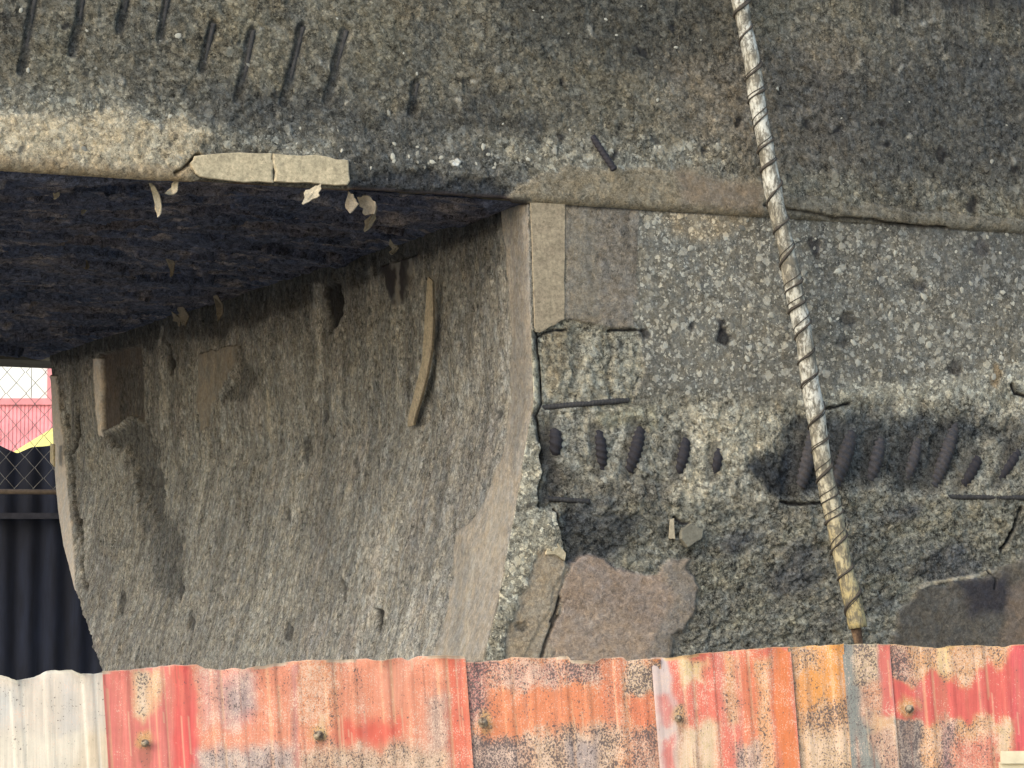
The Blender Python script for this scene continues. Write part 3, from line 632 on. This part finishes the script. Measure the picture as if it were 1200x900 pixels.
# flakes hanging from the soffit ---------------------------------
flk = [(182, 222, 190, 255, 5, 1), (205, 220, 196, 232, 6, 1), (66, 224, 69, 236, 3.5, 1), (99, 244, 99, 252, 3.5, 1), (372, 222, 356, 239, 7, 1), (197, 302, 204, 325, 5.5, 0), (255, 350, 258, 377, 6, 0), (262, 378, 268, 389, 6, 0),
       (320, 347, 340, 369, 5, 0), (212, 362, 218, 380, 6, 0), (412, 232, 414, 250, 7, 0), (440, 245, 430, 273, 5, 0), (425, 235, 440, 250, 9, 0), (462, 289, 463, 300, 5, 1), (206, 370, 212, 382, 4, 0), (88, 232, 90, 236, 2, 0), (104, 312, 102, 318, 2, 0)]
for i, (x0, y0, x1, y1, wd, pale) in enumerate(flk):
    top = on_soffit(x0, y0, .018); Yd = top[1]
    a0 = atY(x0, y0, Yd); b0 = atY(x1, y1, Yd - .03); m_ = (a0 + b0) / 2
    t = b0 - a0; L = np.linalg.norm(t); t /= L; sdir = np.cross(t, np.array([.3, 1, .2])); sdir /= np.linalg.norm(sdir); wr = wd * 1.15 * Yd / FPX
    U_ = random.uniform
    q1 = a0 + t * L * U_(.2, .35); q2 = a0 + t * L * U_(.55, .75)
    base = [a0 - t * .02, a0 + sdir * wr * U_(.2, .8), q1 + sdir * wr * U_(.5, 1.2), q2 + sdir * wr * U_(.4, 1.3), b0 + sdir * wr * U_(0, .5), b0 + t * .01, b0 - sdir * wr * U_(.1, .7), q2 - sdir * wr * U_(.3, 1.2), q1 - sdir * wr * U_(.3, 1.2), a0 - sdir * wr * U_(.2, .7)]
    nn = np.cross(sdir, t); nn /= np.linalg.norm(nn)
    if nn[1] > 0: nn = -nn
    slab('hanging_flake', base, nn, .005, M_flake_pale if pale else M_flake, soffit, wr * .22, random.uniform(.01, .04), 2)

# ------------------------------------------------------------------ wrapped pole in front of the beam
M_pole = None
def pole_mat():
    m, n, b = new_mat('peeling_white_painted_pole', .7); co = coords(n)
    mp = N_(n, 'ShaderNodeMapping'); n.links.new(co, mp.inputs[0]); mp.inputs['Scale'].default_value = (1, 1, .35)
    f = noise(n, mp.outputs[0], 75, 7, .7, .6); g = noise(n, co, 9, 5, .65); f2 = noise(n, mp.outputs[0], 190, 4, .7)
    zc = N_(n, 'ShaderNodeSeparateXYZ'); n.links.new(co, zc.inputs[0])
    wht = mixc(n, mapr(n, g, .42, .62, 0, 1), tuple(lin((224, 222, 208)) * .8), tuple(lin((190, 182, 160)) * .8))
    yel = mixc(n, mapr(n, f2, .35, .65, 0, 1), tuple(lin((214, 188, 122)) * .8), tuple(lin((190, 176, 130)) * .8))
    c = mixc(n, mapr(n, zc.outputs[2], 1.95, 2.6, .95, 0), wht, yel)
    c = mixc(n, mapr(n, math_(n, 'ADD', f, math_(n, 'MULTIPLY', g, .35)), .63, .74, 0, .85), c, tuple(lin((112, 106, 92)) * .8))
    c = mixc(n, mapr(n, noise(n, co, 30, 5, .7, .8), .52, .60, 0, .75), c, tuple(lin((100, 96, 86)) * .8))
    c = vmul(n, c, mapr(n, f2, .3, .7, .8, 1.15)); n.links.new(c, b.inputs['Base Color']); bump(n, b, f, .5, .003); return m
M_pole = pole_mat(); M_wire = simple_mat('sooty_binding_wire', (84, 78, 70), .8, .4, 200, .9)
M_rust = simple_mat('rusty_steel', (128, 104, 80), .85, .4, 150, .8, .5, (70, 54, 44))
pole = thing('wrapped_pole', 'slanting white-painted peeling pole bound with spiral wire, leaning in front of the beam and pier', 'pole')
pt = on_front(855, -60, PROUD + .10); pb = on_front(1003, 736, .16)
t = np.linspace(0, 1, 120); path = pt + (pb - pt) * t[:, None]; dirp = (pb - pt) / np.linalg.norm(pb - pt)
sx = np.cross(dirp, V); sx /= np.linalg.norm(sx)
path = path + sx * (.006 * np.sin(t * 14) + .002 * np.sin(t * 47))[:, None] + V * (.004 * np.sin(t * 9 + 1))[:, None]
rad = .0275 + .0015 * np.sin(t * 40) + .001 * np.sin(t * 95) + .003 * sstep(.2, .6, t)
v, f = tube_vf(path, rad, 20); mesh('pole', v, f, M_pole, pole, True)
v, f = tube_vf([pb - dirp * .03, pb + dirp * .05, pb + dirp * (pb[2] - .0) / -dirp[2]], [.02, .015, .014], 10); mesh('rusty_rod', v, f, M_rust, pole, True)
# spiral binding: one wire, uneven pitch, doubled in places
Lp = np.linalg.norm(pb - pt); yv = np.cross(dirp, sx)
for ph, sg in ((0., -1), (.8, -1)):
    K_ = 1500; tt = np.linspace(.0, 1, K_); ang = 2 * math.pi * (tt * Lp / .092 + .22 * np.sin(tt * 23 + ph) + .12 * np.sin(tt * 61)) + ph * (1 + .6 * np.sin(tt * 17))
    cen = np.stack([np.interp(tt, t, path[:, i]) for i in range(3)], 1); rr = np.interp(tt, t, rad) + (.0015 if ph == 0 else .0008)
    pth = cen + rr[:, None] * (np.cos(ang)[:, None] * sx - sg * np.sin(ang)[:, None] * yv)
    v, f = tube_vf(pth, (.0022 + .0052 * vnoise(tt * 160, tt * 0, 3) ** 1.5) if ph == 0 else .0018, 5); mesh('binding_wire', v, f, M_wire, pole, True)

# ------------------------------------------------------------------ painted sheet-metal fence in front
FY = 8.7; FD = np.array([math.cos(.08), math.sin(.08), 0]); FN = np.array([math.sin(.08), -math.cos(.08), 0]); FP0 = np.array([0, FY, 0])
fence = thing('sheet_metal_fence', 'flaking red and orange corrugated sheet-metal fence with a cream panel at its left end', 'fence')
def on_fence(x, y, o=0.): return hit(x, y, FP0 + FN * o, FN)
def sheet(edge, layer, base, zones, label=None, lip=(238, 226, 200), lean=.075, rib=.15, phase=0.):
    x0, x1 = edge[0][0], edge[-1][0]; xs = [e[0] for e in edge]; ys = [e[1] for e in edge]
    s0 = (on_fence(x0, 785) - FP0) @ FD; s1 = (on_fence(x1, 785) - FP0) @ FD
    cols = np.linspace(s0, s1, max(8, int((s1 - s0) / .0038)))
    P0 = FP0 + cols[:, None] * FD; P0[:, 2] = 1.75; cx = proj(P0)[0]; ye = np.interp(cx, xs, ys) + 1.0 * fbm(cols, cols * 0, 60, 3, 2)
    ztop = np.array([on_fence(x, y)[2] for x, y in zip(cx, ye)])
    dz = np.array([0, .0012, .003] + list(np.arange(.006, .34, .0042)) + [.42, .7, 1.1, 1.5, 2.0]); dz = dz
    R, Q = len(dz) + 1, len(cols)
    zz_ = np.maximum(ztop[None] - dz[:, None], .02)
    w = ((cols - s0 + phase) / rib) % 1; prof = .0035 * (sstep(.0, .06, w) - sstep(.14, .2, w)) + .002 * (sstep(.46, .5, w) - sstep(.56, .6, w))
    wob = .004 * np.sin(cols * 9 + layer)
    P = np.zeros((R, Q, 3))
    for r in range(len(dz)):
        sh = cols + lean * (ztop - zz_[r]) ; o = prof + wob + layer * .006 + .010 * math.exp(-dz[r] / .02) * np.sin(cols * 37 + layer * 2) + .006 * math.exp(-dz[r] / .004) * sstep(.5, .6, vnoise(cols * 11, cols * 0 + layer, 5))
        P[r + 1] = FP0 + sh[:, None] * FD + o[:, None] * FN; P[r + 1][:, 2] = zz_[r]
    P[0] = P[1] - FN * .004 - np.array([0, 0, .0015])
    N = np.broadcast_to(FN, P.shape); aa_ = np.broadcast_to(cols[None], (R, Q)).copy(); bz = P[..., 2].copy()
    sk_ = Skin(P, N, aa_, bz, .76); sk_.fill(base[0], base[1], base[2])
    sk_.wx = sk_.px + 8 * fbm(aa_, bz * .4, 30, 5, 3); sk_.wy = sk_.py + 13 * fbm(aa_ * 1.6, bz, 22, 5, 6)
    for z in zones:
        poly, c, sp, fl = z[:4]; ft = z[4] if len(z) > 4 else 6; am = z[5] if len(z) > 5 else 1.
        m = sk_.mask(poly, ft * 2.6, 1.) * am * .92; sk_.paint(m, tuple(.80 * q + .20 * g_ for q, g_ in zip(c, (214, 178, 162))), sp, fl)
    for (x, y) in SCREWS:
        m = sstep(13, 5, np.hypot(sk_.wx - x, (sk_.wy - y + 4) * .8)); sk_.paint(m * .7, (214, 180, 112), .75, .6)
        m = sstep(6, 3, np.abs(sk_.wx - x)) * sstep(y, y + 6, sk_.py) * sstep(y + 70, y + 6, sk_.py); sk_.paint(m * .5, (150, 108, 84), .6, .3)
    # scratches along the ribs, ragged bare lip at the top
    sc = (base[1] > .1) * (vnoise(aa_ * 260, bz * 5, 4) > .86) * (vnoise(aa_ * 40, bz * 9, 7) > .45); sk_.paint(sc * .45, (236, 206, 168))
    sc = (base[1] > .1) * (vnoise(aa_ * 300, bz * 4, 9) > .9) * (vnoise(aa_ * 30, bz * 7, 2) > .5); sk_.paint(sc * .5, (150, 96, 80))
    ribe = np.broadcast_to((np.abs(w - .2) < .022)[None] | (np.abs(w - .02) < .018)[None], (R, Q)); sk_.paint(ribe * (vnoise(aa_ * 30, bz * 14, 8) > .35) * .5, (226, 180, 140) if base[1] > .1 else (244, 236, 218))
    lipm = np.zeros((R, Q)); lq = sstep(.5, .6, vnoise(cols * 11, cols * 0 + layer, 5)); lipm[:3] = .5 + .5 * lq[None]; lipm[3:5] = lq[None] * .9; sk_.paint(lipm * .9, lip, 0, 0)
    rst = sstep(.1, .7, fbm(aa_ * 2.2, bz * .22, 16, 4, 12)) * (base[1] > .1); sk_.paint(rst * .35, (206, 150, 116), .5, .5)
    rst = sstep(.2, .8, fbm(aa_ * 2.6, bz * .2, 18, 4, 3)) * (base[1] > .1); sk_.paint(rst * .3, (170, 150, 140), .7, .4)
    o = sk_.build('sheet', M_sheet, fence); o['label'] = label or 'painted metal sheet'
    return o
SCREWS = [(170, 871), (373, 862), (566, 847), (795, 842), (1066, 831)]
RED, ORG, YEL, GRY, CRM, PNK = (230, 116, 108), (234, 152, 120), (236, 192, 140), (176, 170, 166), (238, 216, 178), (228, 158, 146)
e1 = [(-420, 800), (-60, 796), (0, 791), (20, 797), (40, 794), (55, 786), (85, 785), (95, 789), (110, 790), (124, 787)]
sh_cream = sheet(e1, 0, ((232, 222, 202), .05, .25), [([(-20, 780), (124, 780), (124, 858), (-20, 862)], (228, 222, 204), .1, .35, 8), ([(-20, 800), (20, 800), (20, 850), (-20, 850)], (206, 212, 206), .1, .3, 12),
     ([(72, 780), (88, 780), (88, 860), (72, 860)], (214, 214, 204), .08, .3, 5), ([(100, 860), (128, 850), (130, 905), (90, 905)], (230, 214, 180), .05, .2, 10)], 'cream sheet at the left end of the fence', (244, 240, 226), rib=.19)
e2 = [(120, 786), (150, 785), (175, 782), (205, 779), (230, 779), (240, 783), (260, 785), (275, 783), (285, 784), (300, 781), (310, 780), (320, 778), (350, 774), (385, 773), (430, 772), (438, 774), (450, 774), (470, 770), (478, 774), (490, 769), (520, 768), (545, 769)]
sh_red = sheet(e2, 1, (ORG, .22, .42), [
    ([(110, 770), (222, 770), (228, 850), (240, 910), (110, 910)], RED, -.2, .0, 5),
    ([(156, 784), (190, 784), (192, 800), (182, 830), (172, 845), (158, 840)], YEL, .5, .6, 5), ([(162, 786), (172, 786), (174, 835), (164, 838)], CRM, .75, .8, 4),
    ([(232, 784), (300, 784), (296, 850), (236, 850)], PNK, .3, .65, 9), ([(265, 810), (290, 790), (300, 830), (270, 845)], (176, 160, 156), .45, .6, 10), ([(198, 780), (226, 780), (232, 900), (204, 900)], (236, 84, 80), -.2, -.1, 3),
    ([(232, 882), (300, 872), (345, 874), (350, 910), (232, 910)], GRY, .55, .75, 9), ([(350, 882), (480, 872), (545, 880), (545, 910), (350, 910)], (196, 172, 140), .7, .8, 12),
    ([(345, 775), (395, 775), (392, 850), (350, 850)], (226, 150, 104), .42, .8, 9), ([(395, 845), (470, 845), (470, 868), (395, 874)], (232, 92, 72), -.1, .05, 8), ([(440, 776), (478, 774), (478, 830), (440, 820)], ORG, 0, .2, 8),
    ([(500, 820), (530, 815), (530, 880), (500, 880)], (190, 160, 142), .4, .7, 8), ([(525, 772), (545, 772), (552, 905), (530, 905)], (232, 104, 78), .1, .3, 5),
    ([(372, 835), (382, 835), (380, 870), (368, 868)], YEL, .3, .6, 3), ([(340, 780), (348, 780), (352, 905), (344, 905)], (188, 124, 112), .2, .3, 2)], 'red and orange sheet beside the cream one', (230, 216, 190), phase=.02)
e3 = [(542, 775), (560, 776), (590, 773), (600, 770), (640, 771), (665, 769), (669, 774), (700, 775), (705, 771), (730, 770), (735, 774), (760, 772), (774, 772)]
sh_or = sheet(e3, 0, ((228, 150, 102), .62, .7), [
    ([(542, 770), (572, 770), (575, 840), (545, 850)], (196, 128, 122), .95, .6, 7), ([(575, 810), (660, 806), (720, 806), (728, 850), (690, 862), (560, 862)], (238, 136, 88), .25, .3, 8),
    ([(575, 775), (665, 775), (655, 806), (580, 806)], (206, 150, 132), .72, .8, 7), ([(665, 775), (705, 775), (705, 800), (665, 800)], (176, 130, 120), .95, .7, 6), ([(705, 775), (728, 775), (728, 860), (710, 860)], (232, 128, 88), .4, .5, 5),
    ([(545, 862), (620, 866), (620, 910), (548, 910)], (178, 160, 148), .95, .65, 8), ([(620, 860), (728, 850), (730, 910), (620, 910)], (206, 176, 140), .85, .8, 10), ([(732, 775), (772, 775), (772, 812), (732, 812)], (190, 170, 132), .95, .85, 5),
    ([(735, 815), (765, 812), (768, 848), (738, 850)], (232, 124, 84), .3, .3, 6), ([(735, 850), (776, 850), (778, 910), (738, 910)], (196, 140, 112), .9, .6, 6), ([(660, 870), (700, 862), (700, 905), (670, 905)], (170, 160, 156), .6, .4, 8)], 'speckled orange sheet in the middle of the fence', (226, 214, 190), phase=.05)
e4 = [(763, 771), (780, 771), (790, 770), (800, 768), (850, 763), (900, 759), (926, 758)]
sh_w = sheet(e4, 1, ((234, 128, 108), .12, .5), [
    ([(760, 765), (782, 765), (792, 835), (800, 910), (770, 910)], (222, 212, 206), -.1, .5, 3), ([(770, 815), (784, 810), (790, 845), (774, 850)], (226, 130, 120), 0, .3, 5), ([(776, 872), (788, 860), (794, 910), (778, 910)], (228, 122, 110), 0, .3, 4),
    ([(798, 774), (824, 772), (822, 800), (800, 802)], (236, 220, 150), .15, .9, 6), ([(795, 850), (838, 842), (842, 910), (797, 910)], (226, 208, 160), .2, .9, 7), ([(845, 765), (862, 763), (866, 850), (850, 850)], (228, 164, 108), .5, .6, 4),
    ([(866, 765), (892, 763), (900, 900), (872, 880)], (236, 122, 82), .15, .35, 5), ([(860, 870), (900, 865), (905, 910), (862, 910)], (186, 164, 150), .75, .7, 7), ([(885, 770), (902, 770), (912, 910), (892, 910)], (232, 170, 112), .55, .7, 5), ([(903, 758), (926, 758), (936, 910), (916, 910)], (238, 126, 64), .1, .3, 3)],
    'pink and orange sheet with a bare white left edge', (232, 200, 150), phase=.07)
e5 = [(923, 759), (950, 757), (988, 755)]
sh_y = sheet(e5, 0, ((238, 164, 90), .3, .5), [([(918, 750), (930, 750), (942, 910), (926, 910)], (130, 130, 112), .55, .4, 3), ([(930, 756), (958, 756), (958, 785), (932, 785)], (222, 170, 112), .8, .7, 5), ([(935, 830), (990, 820), (1000, 850), (940, 870)], (206, 160, 110), .85, .7, 8),
    ([(938, 860), (1000, 850), (1000, 910), (940, 910)], (222, 192, 146), .6, .9, 8)], 'narrow yellow-orange sheet', (226, 190, 120), phase=.04)
e6 = [(986, 755), (1010, 754), (1042, 755)]
sh_g = sheet(e6, 1, ((150, 152, 144), .4, .3), [([(1000, 756), (1028, 756), (1028, 800), (1000, 802)], (206, 178, 134), .95, .7, 5), ([(1008, 800), (1034, 798), (1036, 845), (1012, 840)], (222, 152, 110), .6, .7, 6), ([(1028, 750), (1046, 750), (1052, 840), (1034, 840)], (234, 110, 98), .0, .3, 4),
    ([(1024, 840), (1046, 838), (1050, 860), (1028, 860)], (238, 186, 132), .1, .7, 4), ([(1020, 856), (1050, 856), (1054, 910), (1034, 910)], (206, 160, 130), .6, .7, 4)], 'narrow grey sheet with bare metal', (206, 190, 150), phase=.03)
e7 = [(1039, 755), (1070, 757), (1092, 758), (1104, 760), (1111, 757), (1140, 756), (1178, 758), (1184, 756), (1300, 752), (1600, 752)]
sh_r = sheet(e7, 0, ((226, 170, 120), .6, .8), [
    ([(1044, 788), (1060, 796), (1072, 803), (1080, 798), (1090, 786), (1098, 785), (1112, 800), (1124, 800), (1140, 797), (1150, 785), (1160, 772), (1170, 785), (1180, 760), (1200, 745), (1330, 745), (1330, 880), (1186, 880), (1184, 846), (1170, 842), (1100, 844), (1046, 845)], (228, 84, 82), -.15, .1, 4),
    ([(1178, 745), (1400, 745), (1400, 910), (1190, 910), (1184, 800)], (226, 84, 92), -.2, -.05, 4), ([(1043, 756), (1066, 756), (1072, 800), (1048, 790)], (190, 136, 120), .95, .7, 4), ([(1052, 845), (1078, 845), (1084, 910), (1056, 910)], (138, 136, 130), .95, .3, 4),
    ([(1100, 845), (1118, 845), (1120, 905), (1104, 905)], (160, 128, 130), .9, .5, 5), ([(1100, 758), (1112, 758), (1114, 790), (1102, 790)], (240, 220, 150), .1, .9, 3), ([(1120, 870), (1170, 860), (1190, 910), (1120, 910)], (228, 128, 106), .35, .6, 8), ([(1168, 845), (1185, 845), (1188, 885), (1172, 885)], (232, 206, 150), .5, .9, 4)],
    'red sheet with scalloped yellow flaking at the right end', (234, 206, 150), phase=.06)
for (x, y, r, par) in ((170, 871, 4.2, sh_red), (373, 862, 5.2, sh_red), (566, 847, 5.2, sh_or), (795, 842, 4.0, sh_w), (1066, 831, 4.6, sh_r)):
    c = on_fence(x, y, .020); k = FY / FPX
    v = []; f = []
    for l, (rr, h) in enumerate(((r * 1.1, -.006), (r * 1.1, .002), (r * .62, .004), (r * .55, .010), (.01, .0115))):
        for j in range(12): q = 2 * math.pi * j / 12; v.append(c + (math.cos(q) * FD + math.sin(q) * Z) * rr * k + FN * h)
    for l in range(4):
        for j in range(12): f.append((l * 12 + j, l * 12 + (j + 1) % 12, (l + 1) * 12 + (j + 1) % 12, (l + 1) * 12 + j))
    mesh('screw', v, f, M_screw if 'M_screw' in globals() else globals().setdefault('M_screw', simple_mat('weathered_screw', (176, 160, 134), .5, .4, 400, .9, .4, (90, 76, 64))), par, True)
for z in (.5, 1.35):
    box('rail', FP0 - 1.9 * FD - .06 * FN + np.array([0, 0, z]), 4.2 * FD, .03 * FN, .05 * Z, M_rust, fence)
for s in (-1.8, -.4, 1.0, 2.2): box('post', FP0 + s * FD - .12 * FN, .05 * FD, .05 * FN, 1.6 * Z, M_rust, fence)
M_board = simple_mat('cream_painted_board', (240, 226, 190), .7, .08, 40, .85, .2)
bd = thing('board', 'small cream-coloured board end in the bottom right corner, in front of the red sheet', 'board')
pbd = on_fence(1172, 880, .05)
box('panel', pbd + np.array([0, 0, -.40]), .7 * FD, -.018 * FN, .37 * Z, M_board, bd)
box('top_rail', pbd + np.array([0, 0, -.0335]), .7 * FD, .012 * FN - .0 * Z, .0335 * Z, M_board, bd)
box('leg', pbd + .05 * FD - .003 * FN - np.array([0, 0, pbd[2]]), .03 * FD, -.03 * FN, (pbd[2] - .39) * Z, M_board, bd)
box('leg', pbd + .6 * FD - .003 * FN - np.array([0, 0, pbd[2]]), .03 * FD, -.03 * FN, (pbd[2] - .39) * Z, M_board, bd)

# ------------------------------------------------------------------ what is seen through the opening
# dark corrugated fence
YD = 19.0; k = YD / FPX
M_dark = simple_mat('dark_corrugated_metal', (28, 34, 50), .8, .35, 30, .8, .3, (24, 27, 38), (1, 1, .15))
df = thing('dark_fence', 'near-black corrugated metal fence beyond the opening, behind the chain-link', 'fence')
xs = np.linspace(-420, 260, 300); top = np.interp(xs, [-420, -60, 0, 10, 20, 38, 60, 260], [520, 518, 522, 527, 531, 524, 522, 524])
v = []
for x, ty in zip(xs, top):
    o = .012 * math.sin(x / 16 * 2 * math.pi * .55)
    p = atY(x, ty, YD); v += [(p[0], YD - o, p[2]), (p[0], YD - o, 0.02)]
mesh('sheet', v, [(2 * i, 2 * i + 1, 2 * i + 3, 2 * i + 2) for i in range(len(xs) - 1)], M_dark, df, True)
p = atY(-420, 608, YD - .08); box('rail', p, (2.6, 0, 0), (0, .05, 0), (0, 0, .035), simple_mat('dark_rail', (50, 50, 56), .8, .3, 30, .9), df)
for x in (-380, -150, 90): p = atY(x, 530, YD + .06); box('post', (p[0], p[1], 0), (.06, 0, 0), (0, .06, 0), (0, 0, p[2]), M_dark, df)
# chain-link fence
YC = 17.6; M_wiregrey = simple_mat('galvanised_wire', (150, 146, 138), .6, .2, 60, .8); kc = YC / FPX
cl = thing('chain_link_fence', 'grey chain-link fence panel on a brown rail seen through the opening', 'fence')
p = atY(-330, 573, YC); z_r = p[2]
bp, bq = atY(-330, 574, YC), atY(140, 577, YC)
v, f = tube_vf(np.linspace(bp, bq, 12), .014, 8); mesh('rail', v, f, simple_mat('brown_rail', (112, 98, 84), .8, .3, 40, .9), cl, True)
cw, ch = 22.5 * kc, 25 * kc; topz = atY(0, 380, YC)[2]; nrow = int((topz - z_r) / (ch / 2)); x_l = atY(-330, 0, YC)[0]
for i in range(21):
    pts = []
    for r in range(nrow + 1):
        xx = x_l + i * cw + (cw * .5 if r % 2 else 0) * .97; pts.append((xx + random.uniform(-.006, .006), YC + (.004 if r % 2 else -.004), z_r + r * ch / 2))
        pts_m = pts
    v, f = tube_vf(pts, .0022, 5); mesh('wire', v, f, M_wiregrey, cl, True)
    pts = [(x_l + (i + 1) * cw - (cw * .5 if r % 2 else 0) * .97, YC - (.004 if r % 2 else -.004), z_r + r * ch / 2) for r in range(nrow + 1)]
    v, f = tube_vf(pts, .0022, 5); mesh('wire', v, f, M_wiregrey, cl, True)
for x in (-330, 130): p = atY(x, 500, YC + .05); v, f = tube_vf([(p[0], YC + .05, 0), (p[0], YC + .05, topz * .5), (p[0], YC + .05, topz)], .03, 10); mesh('post', v, f, M_wiregrey, cl, True)
# pale strip of render standing off the far edge of the pier
slab('loose_strip', poly_on(on_side, [(61, 520), (64.5, 520), (65, 547), (61, 542)], .05), nS, .01, M_slab, pier_o, .001)
# pink building
YB = 30.; bl = thing('pink_building', 'sunlit pink corrugated building with a large cream wall panel, beyond the chain-link fence', 'building')
M_pink = simple_mat('pink_cladding', (252, 170, 172), .7, .05, 20, .9, .1); M_cream = simple_mat('cream_wall', (255, 255, 244), .8, .03, 10, .93, .1); M_trim = simple_mat('pink_trim', (250, 166, 166), .7, .05, 20, .85, .1)
xa, xb = -900, 400; pa = atY(xa, 470, YB); pb_ = atY(xb, 470, YB); zt = atY(0, 250, YB)[2]
zc = atY(0, 467, YB)[2]; xr = atY(55.5, 460, YB)[0]
cols = []; X = pa[0]; v = []; f = []
per = 4.6 * YB / FPX
n = int((pb_[0] - pa[0]) / per)
for i in range(n):
    for dx, dy in ((0, 0), (.55, 0), (.65, .007), (.9, .007)): v += [(X + (i + dx) * per, YB + dy, 0), (X + (i + dx) * per, YB + dy, zc - .06)]
mesh('wall', v, [(2 * i, 2 * i + 2, 2 * i + 3, 2 * i + 1) for i in range(len(v) // 2 - 1)], M_pink, bl)
box('trim', (pa[0], YB - .03, zc - .06), (pb_[0] - pa[0], 0, 0), (0, .1, 0), (0, 0, .06), M_trim, bl)
box('corner_post', (xr, YB - .02, zc), (.12, 0, 0), (0, .12, 0), (0, 0, zt - zc), M_trim, bl)
w0 = 1.5
for i in range(7):
    x1_ = xr - i * w0 * .62; x0_ = x1_ - w0 * .62 + .006
    if i == 0: x0_ = atY(37, 450, YB)[0]; xk = x0_
    else: x1_ = xk - .006; x0_ = x1_ - .95; xk = x0_
    box('wall_panel', (x0_, YB + .01, zc), (x1_ - x0_, 0, 0), (0, .08, 0), (0, 0, zt - zc), M_cream, bl)
box('upper_wall', (xr + .12, YB + .02, zc), (pb_[0] - xr - .12, 0, 0), (0, .1, 0), (0, 0, zt - zc), M_pink, bl)
box('roof', (pa[0] - .2, YB - .3, zt), (pb_[0] - pa[0] + .4, 0, 0), (0, 6, 0), (0, 0, .12), M_trim, bl)
# yellow awning
YA = 24.; aw = thing('yellow_awning', 'bright yellow sloping awning in front of the pink building', 'awning'); M_yel = simple_mat('yellow_canvas', (250, 238, 140), .8, .1, 20, .9, .2)
a0, a1, a2, a3 = atY(10, 533, YA), atY(64, 500, YA), atY(75, 519, YA - .7), atY(20, 534, YA - .7); a1b = a1 + (a1 - a0) * 1.2; a2b = a2 + (a2 - a3) * 1.2
v = [a0, a1b, a2b, a3]; v += [p - np.array([0, 0, .02]) for p in v]
mesh('canopy', v, [(0, 1, 2, 3), (7, 6, 5, 4), (0, 4, 5, 1), (1, 5, 6, 2), (2, 6, 7, 3), (3, 7, 4, 0)], M_yel, aw)
v = [a3 - np.array([0, .004, .0]), a2b - np.array([0, .004, 0]), a2b - np.array([0, .004, .09]), a3 - np.array([0, .004, .02])]
mesh('valance', v, [(0, 1, 2, 3)], simple_mat('pale_yellow_canvas', (250, 240, 150), .8, .1, 20, .9, .2), aw)
for p in (a1b, a2b): box('post', (p[0] - .05, p[1], 0), (.04, 0, 0), (0, .04, 0), (0, 0, p[2] - .03), M_core, aw)
print('tris', sum(len(o.data.polygons) for o in bpy.data.objects if o.type == 'MESH') * 2, 'DFAR', DFAR, 'Z0', Z0)
